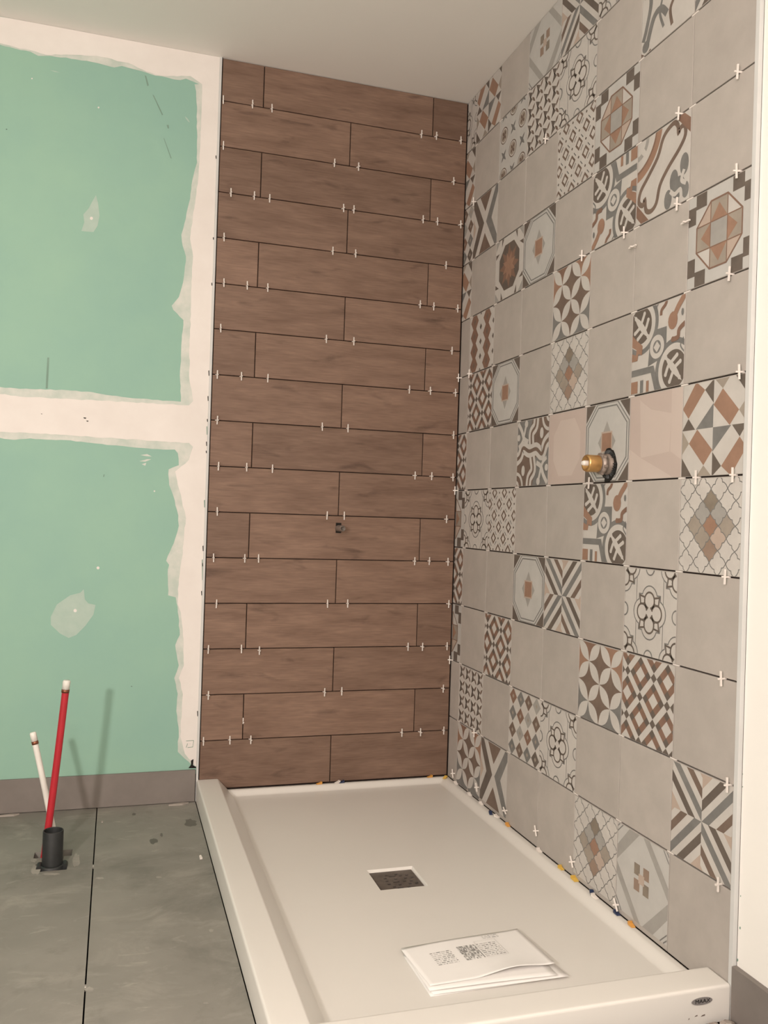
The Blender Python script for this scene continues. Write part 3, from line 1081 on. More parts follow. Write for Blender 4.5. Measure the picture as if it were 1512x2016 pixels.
PAT = dict(P=pat_P, H=pat_H, O=pat_O, K=pat_K, A=pat_A, M=pat_M, X=pat_X, Y=pat_Y, G=pat_G, D=pat_D, Q=pat_Q, V=pat_V, L=pat_L, T=pat_T, B=pat_B,
           S=pat_S, C=pat_C, F=pat_F, W=pat_W, R=pat_R, E=pat_E, Z=pat_Z)
LAYOUT = {-4: 'MG.RXM.D', -3: 'G.BTM.WX', -2: 'QY..LO..', -1: 'G.SH.kF.', 0: '.V..P..O', 1: '.DH.A.K.', 2: 'D..CEHZG', 3: 'OML..K.A',
          4: 'D..HX.M.', 5: 'O.D..PD.', 6: '.T.QM..X', 7: '.PY..AR.'}
mo = MB()
mmap = lambda u, v, n: (-n, -u, v)
rt = random.Random(11)
for r in range(-4, 8):
    ztop = min(ZJ(r - 1), CEIL)
    zbot = ZJ(r) if r < 7 else ZJ(6) - P_M
    for c in range(8):
        u0 = 0.0 if c == 0 else C0 + P_M * (c - 1)
        u1 = C0 if c == 0 else min(C0 + P_M * c, CE + 0.0008)
        mo.tone = rt.random()
        A, B = u0 + (0.0008 if c else 0.002), u1 - 0.0008
        Z0, Z1 = zbot + (0.0018 if r < 7 else -0.0112), ztop - (0.0018 if r > -4 else 0.001)
        hole = (r == 2 and c == 5)
        slab(mo, A, B, Z0, Z1, mmap, INK['plain'], 0.0009)
        k = LAYOUT[r][c]
        if k == '.': continue
        s = P_M
        uu0 = 1 - C0 / P_M + .004 if c == 0 else 0.006
        uu1 = (CE - u0) / s - .004 if c == 7 else 0.994
        vv1 = (CEIL - zbot) / s - .006 if r == -4 else 0.990
        y0 = -(C0 - P_M) if c == 0 else -u0
        t = Tile(mo, y0, zbot, s, uu0 - .004, uu1 + .004, 0.008 if r < 7 else -.05, vv1 - .002, turn=(k == 'k'))
        PAT[k.upper()](t)
moo = mo.build('patterned_tiles', wall_right)
moo['label'] = 'square cement-look tiles, plain greige ones mixed with brown, grey and rust patterns'

# ------------------------------------------------------------------ floor of large grey tiles


def grid_plate(b, xs, ys, z0, z1, mt, skip=()):
    """flat plate from a grid of cells, the cells in skip left open"""
    nx, ny = len(xs) - 1, len(ys) - 1
    solid = lambda i, j: 0 <= i < nx and 0 <= j < ny and (i, j) not in skip
    for i in range(nx):
        for j in range(ny):
            if not solid(i, j): continue
            a, c, d, e = xs[i], xs[i + 1], ys[j], ys[j + 1]
            b.face([(a, d, z1), (c, d, z1), (c, e, z1), (a, e, z1)], mt)
            if not solid(i - 1, j): b.face([(a, d, z0), (a, d, z1), (a, e, z1), (a, e, z0)], mt)
            if not solid(i + 1, j): b.face([(c, d, z0), (c, e, z0), (c, e, z1), (c, d, z1)], mt)
            if not solid(i, j - 1): b.face([(a, d, z0), (c, d, z0), (c, d, z1), (a, d, z1)], mt)
            if not solid(i, j + 1): b.face([(a, e, z0), (a, e, z1), (c, e, z1), (c, e, z0)], mt)


fl = MB()
fl.box((RX0, RY0, -0.10), (0.15, 0.15, -0.045), M_DARK)
XJ = -1.198
xs = [-1.80, -1.354, -1.344, -1.328, -1.277, -1.264, -1.256, XJ - 0.0016]
ys = [-1.802, -0.485, -0.431, -0.390, -0.345, 0.0085]
skip = {(i, 1) for i in (2, 3, 4)} | {(3, 2)} | {(i, 3) for i in range(1, 6)}
fl.tone = 0.3
grid_plate(fl, xs, ys, -0.045, 0.0, M_FLOOR, skip)
fl.tone = 0.8
grid_plate(fl, [XJ + 0.0016, -0.8912], [-1.802, 0.0085], -0.045, 0.0, M_FLOOR)
fl.tone = 0.5
for xa, xb in ((-2.404, -1.803), (-3.0, -2.407), (-1.7995, XJ - 0.0016), (XJ + 0.0016, -0.60), (-0.597, 0.009)):
    for ya, yb in (((-1.802, 0.0085),) if xb < -1.81 else ()) + ((-3.0, -1.805), (-4.3, -3.003)):
        fl.tone = rt.random()
        grid_plate(fl, [xa, xb], [ya, yb], -0.045, 0.0, M_FLOOR)
# stains and mortar dust, each with its own outline


def blob(b, px, py, rx, ry, mt, lay, seed, n=16, z=0.0):
    rr = random.Random(seed)
    pts = []
    for k in range(n):
        f = rr.uniform(.72, 1.15)
        p = at(px + rx * f * math.cos(2 * math.pi * k / n), py + ry * f * math.sin(2 * math.pi * k / n), 2, z)
        pts.append((p.x, p.y, z + 0.00012 * lay))
    b.face(pts[::-1], mt)


blob(fl, 375, 1620, 13, 8, M_FLOORSPOT, 1, 1)
blob(fl, 302, 1656, 8, 6, M_FLOORSPOT, 1, 2)
blob(fl, 318, 1644, 3, 4, M_FLOORSPOT, 1, 3)
blob(fl, 264, 1603, 4, 3, M_FLOORSPOT, 1, 4)
for k, (x, y, rx, ry) in enumerate(((70, 1712, 9, 10), (150, 1693, 8, 14), (66, 1694, 6, 4), (312, 1727, 6, 2), (290, 1868, 5, 4), (196, 1729, 9, 2), (100, 1721, 18, 2.5),
                                    (405, 1975, 6, 2), (416, 1832, 5, 4), (176, 1948, 9, 5), (268, 1760, 3, 1.2), (225, 1752, 5, 1.5))):
    blob(fl, x, y, rx, ry, M_FLOORDUST, 1 + .2 * k, 20 + k)
struct(fl.build('floor'), 'floor of large grey concrete-look tiles with dark open joints', 'floor')

# tile baseboards
bb = MB()
bb.tone = .3
bb.box((-1.80, -0.010, 0.002), (-0.8935, -0.0012, 0.1055), M_BASE, 0.0008)
bb.tone = .7
bb.box((-2.60, -0.010, 0.002), (-1.803, -0.0012, 0.1055), M_BASE, 0.0008)
struct(bb.build('baseboard_back'), 'taupe tile baseboard below the green drywall', 'baseboard')
bb = MB()
bb.tone = .6
bb.box((-0.0035, RY0, 0.002), (0.0087, -CE - 0.0125, 0.107), M_BASE, 0.0008)
struct(bb.build('baseboard_right'), 'taupe tile baseboard below the bright white wall', 'baseboard')

# ------------------------------------------------------------------ shower tray


def sm(a, b_, x):
    t = max(0.0, min(1.0, (x - a) / (b_ - a)))
    return t * t * (3 - 2 * t)


TX0, TX1, TY0, TY1 = -0.889, -0.0015, -1.506, -0.0015
ZF = 0.0160


def rim(d, w_top, w_slope, h):
    """d = distance inwards from the outer edge"""
    if d < 0.0: return 0.0
    if d < 0.006:
        q = 1 - d / 0.006
        return h - 0.006 * (1 - math.sqrt(max(0, 1 - q * q)))
    if d < w_top: return h
    t = min(1, (d - w_top) / w_slope)
    e = 0.07
    s = t + (0 if e < t < 1 - e else 0)
    # straight slope with rounded shoulders
    if t < e: f = t * t / (2 * e)
    elif t > 1 - e: f = (1 - e) - (1 - t) ** 2 / (2 * e)
    else: f = t - e / 2
    return h - (h - ZF) * min(1, f / (1 - e))


DR = (-0.5035, -0.3755, -0.828, -0.701)


def tray_z(x, y):
    zl = rim(x - TX0, 0.068, 0.052, 0.0695)
    zf = rim(y - TY0, 0.066, 0.075, 0.0695)
    d = TY1 - y
    zb = 0.0325 if d < 0.008 else 0.0325 - (0.0325 - ZF) * sm(0.008, 0.034, d)
    d = TX1 - x
    zr = 0.0325 if d < 0.012 else 0.0325 - (0.0325 - ZF) * sm(0.012, 0.040, d)
    return max(zl, zf, zb, zr)


def lin(a, b_, n):
    return [a + (b_ - a) * i / n for i in range(n + 1)]


def uniq(l):
    l = sorted(l); o = [l[0]]
    for v in l[1:]:
        if v - o[-1] > 4e-4: o.append(v)
    return o


xs = uniq([TX0 + 0.006 * (1 - math.cos(k * math.pi / 12)) for k in range(7)] + lin(TX0 + .006, TX0 + .066, 5) + lin(TX0 + .066, TX0 + .124, 30) + lin(TX0 + .124, DR[0], 8) +
          lin(DR[0], DR[1], 8) + lin(DR[1], TX1 - .045, 12) + lin(TX1 - .045, TX1, 16))
ys = uniq([TY0 + 0.006 * (1 - math.cos(k * math.pi / 12)) for k in range(7)] + lin(TY0 + .006, TY0 + .064, 5) + lin(TY0 + .064, TY0 + .145, 30) + lin(TY0 + .145, DR[2], 12) +
          lin(DR[2], DR[3], 8) + lin(DR[3], TY1 - .04, 18) + lin(TY1 - .04, TY1, 16))
tray = empty('shower_tray', ((TX0 + TX1) / 2, (TY0 + TY1) / 2, 0.0))
tag(tray, 'white acrylic shower tray with raised curbs, set in the tiled corner', 'shower tray')
TC = V(tray.location)
tm = MB()
nx, ny = len(xs), len(ys)
vs = [(x, y, tray_z(x, y)) for y in ys for x in xs]
inside = lambda x, y: DR[0] < x < DR[1] and DR[2] < y < DR[3]
fs = []
for j in range(ny - 1):
    for i in range(nx - 1):
        cx, cy = (xs[i] + xs[i + 1]) / 2, (ys[j] + ys[j + 1]) / 2
        if inside(cx, cy): continue
        k = j * nx + i
        fs.append((k, k + 1, k + nx + 1, k + nx))
tm.mesh(vs, fs, M_TRAY, True)
zt = lambda x, y: tray_z(x, y)
tm.mesh([(x, TY0, 0.001) for x in xs] + [(x, TY0, zt(x, TY0)) for x in xs], [(i, i + 1, nx + i + 1, nx + i) for i in range(nx - 1)], M_TRAY, True)
tm.mesh([(TX0, y, 0.001) for y in ys] + [(TX0, y, zt(TX0, y)) for y in ys], [(i + 1, i, ny + i, ny + i + 1) for i in range(ny - 1)], M_TRAY, True)
tm.mesh([(TX1, y, 0.001) for y in ys] + [(TX1, y, zt(TX1, y)) for y in ys], [(i, i + 1, ny + i + 1, ny + i) for i in range(ny - 1)], M_TRAY)
tm.mesh([(x, TY1, 0.001) for x in xs] + [(x, TY1, zt(x, TY1)) for x in xs], [(i + 1, i, nx + i, nx + i + 1) for i in range(nx - 1)], M_TRAY)
tm.face([(TX0, TY0, 0.001), (TX0, TY1, 0.001), (TX1, TY1, 0.001), (TX1, TY0, 0.001)], M_TRAY)
# drain recess
e, dz = 0.0045, 0.010
o_ = [(DR[0], DR[2]), (DR[1], DR[2]), (DR[1], DR[3]), (DR[0], DR[3])]
i_ = [(DR[0] + e, DR[2] + e), (DR[1] - e, DR[2] + e), (DR[1] - e, DR[3] - e), (DR[0] + e, DR[3] - e)]
tm.mesh([(*p, ZF - 3e-5) for p in o_] + [(*p, ZF - dz) for p in i_], [(k, 4 + k, 4 + (k + 1) % 4, (k + 1) % 4) for k in range(4)] + [(4, 5, 6, 7)], M_TRAY)
to = tm.build('basin', tray, shift=TC)
bpy.context.view_layer.update()
# weld for smooth shading across the top and sides
me = to.data
bm = bmesh.new(); bm.from_mesh(me)
bmesh.ops.remove_doubles(bm, verts=bm.verts, dist=1e-5)
bm.to_mesh(me); bm.free()
# grate with slots
gr = MB()
gx = [DR[0] + .0055] ; gy = [DR[2] + .0055]
x0, x1, y0, y1 = DR[0] + .0055, DR[1] - .0055, DR[2] + .0055, DR[3] - .0055
n = 13
gx, gy = lin(x0, x1, n), lin(y0, y1, n)
holes = set()
for (i, j) in ((4, 10), (7, 10), (3, 8), (5, 9), (8, 9), (10, 9), (6, 7), (9, 7), (3, 6), (11, 7), (5, 5), (8, 5), (10, 5), (3, 4), (6, 3), (9, 3), (5, 1), (8, 1), (4, 2), (11, 3)):
    holes.add((i, j))
    if (i * 3 + j) % 4 == 0 and i < n - 2: holes.add((i + 1, j))
grate_z = ZF - 0.0065
grid_plate(gr, gx, gy, grate_z - .003, grate_z, M_GRATE, holes)
gr.face([(x0, y0, grate_z - .0028), (x1, y0, grate_z - .0028), (x1, y1, grate_z - .0028), (x0, y1, grate_z - .0028)], M_DARK)
g = gr.build('drain_grate', tray, shift=TC)
g['label'] = 'dark dusty square drain grate with small slots'
# maker's badge
bd = MB()
bc = V((-0.067, TY0 - 0.0005, 0.0465))
el = [(bc.x + .0235 * math.cos(k * .2618), bc.z + .0072 * math.sin(k * .2618)) for k in range(24)]
bd.face([(x, TY0 - .0012, z) for x, z in el], M_LOGO)
for k in range(24):
    p, q = el[k], el[(k + 1) % 24]
    bd.face([(p[0], TY0 + .0005, p[1]), (q[0], TY0 + .0005, q[1]), (q[0], TY0 - .0012, q[1]), (p[0], TY0 - .0012, p[1])], M_LOGO)
bdo = bd.build('badge', tray, shift=TC)
bdo['label'] = 'small grey oval maker badge with dark letters'


def text_mesh(name, body, size, M, mt, parent, shift, depth=0.0002, sx=1.0):
    cu = bpy.data.curves.new(name, 'FONT')
    cu.body = body
    cu.size = size
    cu.align_x = 'CENTER'
    cu.align_y = 'CENTER'
    cu.extrude = depth
    tmp = bpy.data.objects.new(name + '_curve', cu)
    COL.objects.link(tmp)
    bpy.context.view_layer.update()
    me = bpy.data.meshes.new_from_object(tmp.evaluated_get(bpy.context.evaluated_depsgraph_get()))
    bpy.data.objects.remove(tmp)
    bpy.data.curves.remove(cu)
    for q in me.vertices:
        q.co = (M @ V((q.co.x * sx, q.co.y, q.co.z))) - V(shift)
    me.materials.clear()
    me.materials.append(mt)
    o = bpy.data.objects.new(name, me)
    COL.objects.link(o)
    o.parent = parent
    return o


R90 = Matrix.Rotation(math.radians(90), 4, 'X')
text_mesh('lettering', 'MAAX', 0.0105, Matrix.Translation((bc.x + .001, TY0 - .0014, bc.z)) @ R90, M_DARK, bdo, TC, 0.0002, 1.15)
sc_ = MB()
for x, z, w_, h_ in ((-0.083, .018, .007, .0025), (-0.069, .0165, .010, .003), (-0.097, .014, .003, .003)):
    sc_.face([(x, TY0 - .0004, z), (x + w_, TY0 - .0004, z + .001), (x + w_, TY0 - .0004, z + h_ + .001), (x + w_ * .4, TY0 - .0004, z + h_)], M_NICKEL)
sc_.build('scuff', tray, shift=TC)

# ------------------------------------------------------------------ shower valve on the patterned wall
vy, vz = -1.012, 1.1045
valve = empty('shower_valve', (0.0, vy, vz))
tag(valve, 'brass shower valve sticking out of a ragged black opening in the patterned wall', 'shower valve')
SH = V((0, vy, vz))
op = MB()
rr = random.Random(4)
pts = []
for k in range(30):
    a = 2 * math.pi * k / 30
    r = 0.0375 * (1 + rr.uniform(-.07, .07))
    pts.append((vy - .001 + r * .93 * math.cos(a), vz - .001 + r * 1.08 * math.sin(a)))
F1 = [(-0.0022, y, z) for y, z in pts]
op.face(F1[::-1], M_DARK)
for k in range(30):
    a, c = pts[k], pts[(k + 1) % 30]
    op.face([(-0.0022, *a), (-0.0022, *c), (0.006, *c), (0.006, *a)], M_DARK)
op.box((-0.0018, vy + .001, ZJ(2) + .001), (0.004, vy + .016, vz - .03), M_DARK)
op.build('wall_opening', valve, shift=SH)
ri = MB()
for k in range(26):
    a = math.radians(20 + k * 320 / 26)
    r0, r1 = .027, .0355
    if k in (3, 11, 12, 19): continue
    c0_, s0_ = math.cos(a), math.sin(a)
    tx, tz = -s0_ * .0028, c0_ * .0028
    d = rr.uniform(.003, .006)
    ri.mesh([(-.0022, vy + c0_ * r0 + tx, vz + s0_ * r0 + tz), (-.0022, vy + c0_ * r0 - tx, vz + s0_ * r0 - tz), (-.0022, vy + c0_ * r1 - tx, vz + s0_ * r1 - tz),
             (-.0022, vy + c0_ * r1 + tx, vz + s0_ * r1 + tz), (-.0022 - d, vy + c0_ * r0, vz + s0_ * r0), (-.0022 - d * .7, vy + c0_ * r1, vz + s0_ * r1)],
            [(0, 1, 4), (1, 2, 5, 4), (2, 3, 5), (3, 0, 4, 5)], M_BLACK)
ri.build('ribbed_guard', valve, shift=SH)
cl = MB()
cl.lathe((0.004, vy, vz), (-1, 0, 0), [(0, .0262), (.012, .0262), (.014, .0245), (.022, .0245), (.023, .026), (.030, .0255), (.031, .0225), (.036, .0225)], M_NICKEL, 24)
cl.tube((-.030, vy, vz), (-.0325, vy, vz), .0225, .0225, M_NICKEL, 24)
for k in range(6):
    a = k * 1.047 + .3
    cl.tube((-.020, vy + .024 * math.cos(a), vz + .024 * math.sin(a)), (-.027, vy + .024 * math.cos(a), vz + .024 * math.sin(a)), .005, .004, M_NICKEL, 8)
c = cl.build('collar', valve, shift=SH); c['label'] = 'dirty grey metal collar'
br = MB()
br.lathe((0, vy, vz), (-1, 0, 0), [(.030, .0205), (.033, .0215), (.062, .0215), (.066, .0200), (.0662, .0150), (.052, .0140), (.052, 0.0)], M_BRASS, 32)
br.build('brass_body', valve, shift=SH)
sp = MB()
sp.tube((-.050, vy, vz), (-.071, vy, vz), .0072, .0066, M_SPACER, 16)
sp.tube((-.071, vy, vz), (-.0755, vy, vz), .0066, .0048, M_SPACER, 16)
s = sp.build('stem', valve, shift=SH); s['label'] = 'pale plastic stem tip'

# ------------------------------------------------------------------ pipe stub in the plank wall
px_, pz_ = -0.436, 0.9125
stub = empty('pipe_stub', (px_, 0, pz_))
tag(stub, 'short grey threaded pipe stub sticking out of the brown plank wall', 'pipe')
SH = V((px_, 0, pz_))
b = MB()
b.box((px_ - .0075, -.0008, pz_ - .0165), (px_ + .0120, .004, pz_ + .0190), M_DARK)
b.build('cut_opening', stub, shift=SH)
b = MB()
prof = [(0, .0105)]
for k in range(11):
    prof += [(.004 + k * .0045, .0108), (.006 + k * .0045, .0096)]
b.lathe((px_, .004, pz_), (0.10, -1, 0), prof + [(.055, .0090)], M_NICKEL, 20)
b.lathe((px_, .004, pz_), (0.10, -1, 0), [(.055, .0090), (.055, .0062), (.048, .0055), (.048, 0)], M_GRATE, 20)
b.build('threaded_pipe', stub, shift=SH)

# ------------------------------------------------------------------ bathtub rough-in pipes in the floor


def pipe_run(b, pts, r, mt, n=20):
    vs, fs = [], []
    for i, p in enumerate(pts):
        d = (V(pts[min(i + 1, len(pts) - 1)]) - V(pts[max(i - 1, 0)])).normalized()
        a = d.cross(V((0, 1, 0))).normalized()
        c = d.cross(a)
        vs += [V(p) + (a * math.cos(2 * math.pi * k / n) + c * math.sin(2 * math.pi * k / n)) * r for k in range(n)]
    for i in range(len(pts) - 1):
        fs += [(i * n + k, i * n + (k + 1) % n, (i + 1) * n + (k + 1) % n, (i + 1) * n + k) for k in range(n)]
    b.mesh(vs, fs, mt, True)
    b.face([vs[-n + k] for k in range(n)], mt)


def riser(name, base, top, r, mt, capmt, label):
    e_ = empty(name, base)
    tag(e_, label, 'pipe')
    B, T = V(base), V(top)
    b = MB()
    lo = B - V((0, 0, 0.03))
    bow = V((0.0015, 0.0, 0))
    pipe_run(b, [lo + (T - lo) * t + bow * math.sin(math.pi * t) for t in (0, .1, .25, .4, .55, .7, .85, .955)], r, mt)
    b.build('pipe', e_, shift=B)
    d = (T - B).normalized()
    b = MB()
    b.lathe(T - d * .034, d, [(0, r), (0, r * 1.12), (.009, r * 1.12), (.009, r)], M_COPPER, 20)
    b.build('crimp_ring', e_, shift=B)
    b = MB()
    b.lathe(T - d * .026, d, [(0, r * .9), (0, r * 1.06), (.022, r * 1.08), (.026, r * .9), (.026, 0)], capmt, 20)
    c = b.build('cap', e_, shift=B)
    c['label'] = 'white push-on cap'
    return e_


riser('supply_pipe', (-1.330, -0.378, 0.0), (-1.2850, -0.372, 0.478), 0.0096, M_RED, M_WPIPE, 'tall red water pipe with a white cap rising from the floor')
riser('supply_pipe', (-1.289, -0.353, 0.0), (-1.3715, -0.330, 0.328), 0.0082, M_WPIPE, M_WPIPE, 'shorter white water pipe leaning left behind the red one')
dp = empty('drain_pipe', (-1.3025, -0.448, 0.0))
tag(dp, 'wide black open drain pipe standing in the grey floor', 'pipe')
SH = V((-1.3025, -0.448, 0))
b = MB()
b.lathe((-1.3025, -0.448, -.03), (0, 0, 1), [(0, .0262), (.122, .0262), (.1235, .0255), (.1235, .0232), (.122, .0228), (.0, .0228)], M_BLACK, 36)
b.face([(-1.3025 + .0228 * math.cos(k * .5236), -0.448 + .0228 * math.sin(k * .5236), -.02) for k in range(12)], M_DARK)
b.build('pipe', dp, shift=SH)
b = MB()
b.lathe((-1.3025, -0.453, -.03), (0, 0, 1), [(0, .0318), (.034, .0318), (.036, .0300), (.036, .0262)], M_BLACK, 36)
for sx in (-1, 1):
    b.tube((-1.3025 + sx * .031, -.468, .0005), (-1.3025 + sx * .031, -.440, .0005), .008, .008, M_BLACK, 14)
b.build('coupling', dp, shift=SH)

# ------------------------------------------------------------------ papers on the tray


def sheet(b, quad, z, nu, nv, fz, mt, thick=0.0004):
    """quad: four corners (near-left, near-right, far-right, far-left) as xy"""
    P = [V((*q, 0)) for q in quad]
    top = []
    for j in range(nv + 1):
        for i in range(nu + 1):
            u, v = i / nu, j / nv
            p = P[0] * (1 - u) * (1 - v) + P[1] * u * (1 - v) + P[2] * u * v + P[3] * (1 - u) * v
            top.append((p.x, p.y, z + fz(u, v)))
    n = len(top)
    bot = [(x, y, q - thick) for x, y, q in top]
    F = []
    W = nu + 1
    for j in range(nv):
        for i in range(nu):
            k = j * W + i
            F.append((k, k + 1, k + W + 1, k + W))
            F.append((n + k + W, n + k + W + 1, n + k + 1, n + k))
    rim_ = [(j * W) for j in range(nv, -1, -1)] + [i for i in range(1, W)] + [j * W + nu for j in range(1, nv + 1)] + [nv * W + i for i in range(nu - 1, -1, -1)]
    for k in range(len(rim_)):
        a, c = rim_[k], rim_[(k + 1) % len(rim_)]
        if a != c: F.append((a, n + a, n + c, c))
    b.mesh(top + bot, F, mt, True)


def surf(quad, z, fz):
    P = [V((*q, 0)) for q in quad]

    def f(u, v, up=0.0004):
        p = P[0] * (1 - u) * (1 - v) + P[1] * u * (1 - v) + P[2] * u * v + P[3] * (1 - u) * v
        return (p.x, p.y, z + fz(u, v) + up)
    return f


def pxq(pts, z=0.022):
    return [tuple(at(x, y, 2, z)[:2]) for x, y in pts]


ZP = ZF
bq = pxq([(846, 1957), (1118, 1930), (1010, 1838), (792, 1876)])
papers = []


def leaflet(name, label, quad, z, fz, nu=16, nv=12):
    c = V((sum(q[0] for q in quad) / 4, sum(q[1] for q in quad) / 4, z))
    e_ = empty(name, c)
    tag(e_, label, 'paper', 'stacked papers on the shower tray')
    b = MB()
    sheet(b, quad, z, nu, nv, fz, M_PAPER)
    b.build('sheet', e_, shift=c)
    return e_, c


leaflet('paper_sheet', 'lowest white sheet of the paper stack on the tray', pxq([(848, 1962), (1108, 1924), (1000, 1842), (793, 1880)], .017), ZF + .0008,
        lambda u, v: .0012 * u * (1 - v))
leaflet('paper_sheet', 'second sheet from the bottom of the paper stack, jutting out at the right', pxq([(853, 1958), (1121, 1925), (1018, 1836), (790, 1870)], .020), ZF + .0024,
        lambda u, v: .0015 + .0035 * u * (1 - v))
leaflet('paper_sheet', 'folded white sheet just under the printed top one', pxq([(846, 1950), (1098, 1922), (1010, 1830), (790, 1866)], .024), ZF + .0052,
        lambda u, v: .0022 + .0016 * math.sin(3 * u) + .0030 * u * (1 - v))
fz4 = lambda u, v: .0035 + .0020 * math.sin(5 * u) * v + .011 * max(0, u - .55) * (1 - v) + .010 * (1 - v) ** 4 * max(0, math.sin(math.pi * min(1, max(0, (u - .35) / .6)))) ** 1.5
q4 = pxq([(847, 1940), (1093, 1900), (1018, 1826), (789, 1868)], .028)
z4 = ZF + .0078
e4, c4 = leaflet('paper_sheet', 'printed top sheet of the paper stack, with grey text and a small picture', q4, z4, fz4, 28, 20)
# notch on the far side: the folded left half lies lower
f4 = surf(q4, z4, fz4)
pr = MB()
rp_ = random.Random(9)


def inkpatch(u0, u1, v0, v1, mt, up=.0005, n=3):
    for i in range(n):
        a, c = u0 + (u1 - u0) * i / n, u0 + (u1 - u0) * (i + 1) / n
        pr.face([f4(a, v0, up), f4(c, v0, up), f4(c, v1, up), f4(a, v1, up)], mt)


for k in range(18):                                                # picture: mottled block
    for l in range(9):
        u, v = .400 + k * .0085, .42 + l * .040
        if rp_.random() < .72: inkpatch(u, u + .0085, v, v + .038, M_INK if rp_.random() < .6 else M_INKLIGHT, .0006, 1)
for (u0, u1, v0, v1, rows_) in ((.17, .34, .42, .76, 8), (.57, .73, .44, .80, 8), (.66, .80, .88, .97, 3)):
    for l in range(rows_):
        v = v0 + (v1 - v0) * l / rows_
        u = u0
        while u < u1:
            wd = rp_.uniform(.010, .035)
            inkpatch(u, min(u + wd, u1), v, v + (v1 - v0) / rows_ * .38, M_INKLIGHT if rp_.random() < .55 else M_INK, .0006, 1)
            u += wd + rp_.uniform(.006, .014)
for a in ((.565, .745, .41, .413), (.565, .745, .84, .843)):
    inkpatch(*a, M_INKLIGHT, .0007, 6)
for a in ((.565, .568, .41, .84), (.742, .745, .41, .84)):
    inkpatch(*a, M_INKLIGHT, .0007, 1)
p_ = pr.build('print', e4, shift=c4)
p_['label'] = 'faint grey print of text blocks and a mottled picture'

# ------------------------------------------------------------------ spacers
ORD = ['zeroth', 'first', 'second', 'third', 'fourth', 'fifth', 'sixth', 'seventh', 'eighth', 'ninth', 'tenth', 'eleventh', 'twelfth', 'thirteenth', 'fourteenth',
       'fifteenth', 'sixteenth']


def make_cross(h, out, wd, tk, up=0.5):
    """cross standing out of the wall; local x = away from the wall, z = up"""
    b = MB()
    b.box((out * .55 - wd / 2, -tk / 2, -h * (1 - up)), (out * .55 + wd / 2, tk / 2, h * up), M_SPACER, 0.0005)
    b.box((-0.004, -tk / 2 + .0002, -wd / 2), (out, tk / 2 - .0002, wd / 2), M_SPACER, 0.0005)
    return b


proto = make_cross(.0285, .0165, .0033, .0036).build('tile_spacer')
protoB = make_cross(.0285, .0105, .0030, .0036).build('tile_spacer')
WOODSP = {1: [439.3, 496.4, 534.6, 829.6, 858.2, 907.1], 2: [439.3, 657.8, 704.3, 892.1], 3: [453.6, 499.6, 530.4, 675, 695.7, 832.5, 861, 905.3],
          4: [440, 654.6, 699.3, 878.2], 5: [440, 486, 526, 826.4, 853.6, 900.3], 6: [434, 641.8, 695.4, 889.6], 7: [426, 473.6, 527, 806, 846, 895.4],
          8: [425.7, 633.9, 684.6, 892.9], 9: [429.3, 484.8, 535.9, 815.6, 848.5, 890.4], 10: [426.7, 644, 677.8, 877.8],
          11: [419.6, 480.4, 508.5, 815.6, 844.8, 880.7], 12: [425.6, 644.8, 683.7, 881.9], 13: [409.6, 474.8, 508.9, 803, 830.4, 880],
          14: [408, 637.8, 672.6, 871.5], 15: [399.6, 451.5, 491.9, 790.8, 826.3, 873.3]}
rsp = random.Random(21)
first = {0: proto, 1: protoB}
used = set()


def place_spacer(kind, loc, rot, label, group):
    src = first[kind]
    o = src if kind not in used else src.copy()
    if kind in used: COL.objects.link(o)
    used.add(kind)
    o.location = loc
    o.rotation_euler = rot
    return tag(o, label, 'tile spacer', group)


for i, xsl in WOODSP.items():
    # level of the joint seen at that column of pixels
    for n_, px in enumerate(xsl):
        # find the wall x for this pixel column at the joint height
        x = -0.45
        for _ in range(12):
            v_ = V((x, -0.008, ZW(i))) - CAM
            cx, cz = right.dot(v_), fwd.dot(v_)
            x += (px - (756 + FPX * cx / cz)) / FPX * cz
        short = (i, n_) == (13, 2)
        place_spacer(1 if rsp.random() < .35 else 0, (x, 0, ZW(i) - (0.006 if short else 0) + rsp.uniform(-.001, .001)),
                     (rsp.uniform(-.03, .03), rsp.uniform(-.04, .04), -math.pi / 2 + rsp.uniform(.05, .42)),
                     'white spacer %s from left in the %s joint down on brown planks' % (ORD[n_ + 1], ORD[i]),
                     'spacers standing in the plank wall')
p = at(477, 1415.6, 1, 0)
place_spacer(0, (XA, 0, p.z), (0, math.pi / 2, -math.pi / 2), 'white spacer lying level across an upright joint low on the brown plank wall',
             'spacers standing in the plank wall')
# spacers standing in the patterned wall, near these joints
MOSP = [(1074.5, 275, -3, 'just right of the flower medallions near the ceiling'), (932.7, 396, -3, 'close to the corner, above the grey saltire tile'),
        (1453, 141, -2, 'highest one beside the trim on the right'), (1337, 225, -2, 'above the grey lily tile'), (1451, 338, -1, 'above the checker-cornered octagon at the right edge'),
        (1333, 405, -1, 'under the grey lily tile'), (1229, 462, -1, 'under the upper ring-knot tile'), (1146, 507, -1, 'above the upper petal tile'),
        (1436, 540, 0, 'under the checker-cornered octagon at the right edge'), (1456, 731, 1, 'above the brown triangle tile at the right edge'),
        (924, 738, 0, 'near the corner, under the chained lozenges'), (1442, 937, 2, 'under the brown triangle tile, nearer the trim'),
        (1370, 938.5, 2, 'under the brown triangle tile, farther from the trim'), (1159.5, 951, 2, 'under the brass valve'),
        (1428, 1136, 3, 'under the quatrefoil lattice tile at the right edge'), (1420, 1337, 4, 'between the right edge plain tiles, below the lattice'),
        (1432, 1546, 5, 'above the striped tile at the right edge'), (1414, 1743, 6, 'under the striped tile at the right edge'),
        (933.8, 1441.5, 6, 'near the corner, above the lower petal tile')]
protoM = make_cross(.0300, .0155, .0036, .0036)
protoM = protoM.build('tile_spacer')
first[2] = protoM


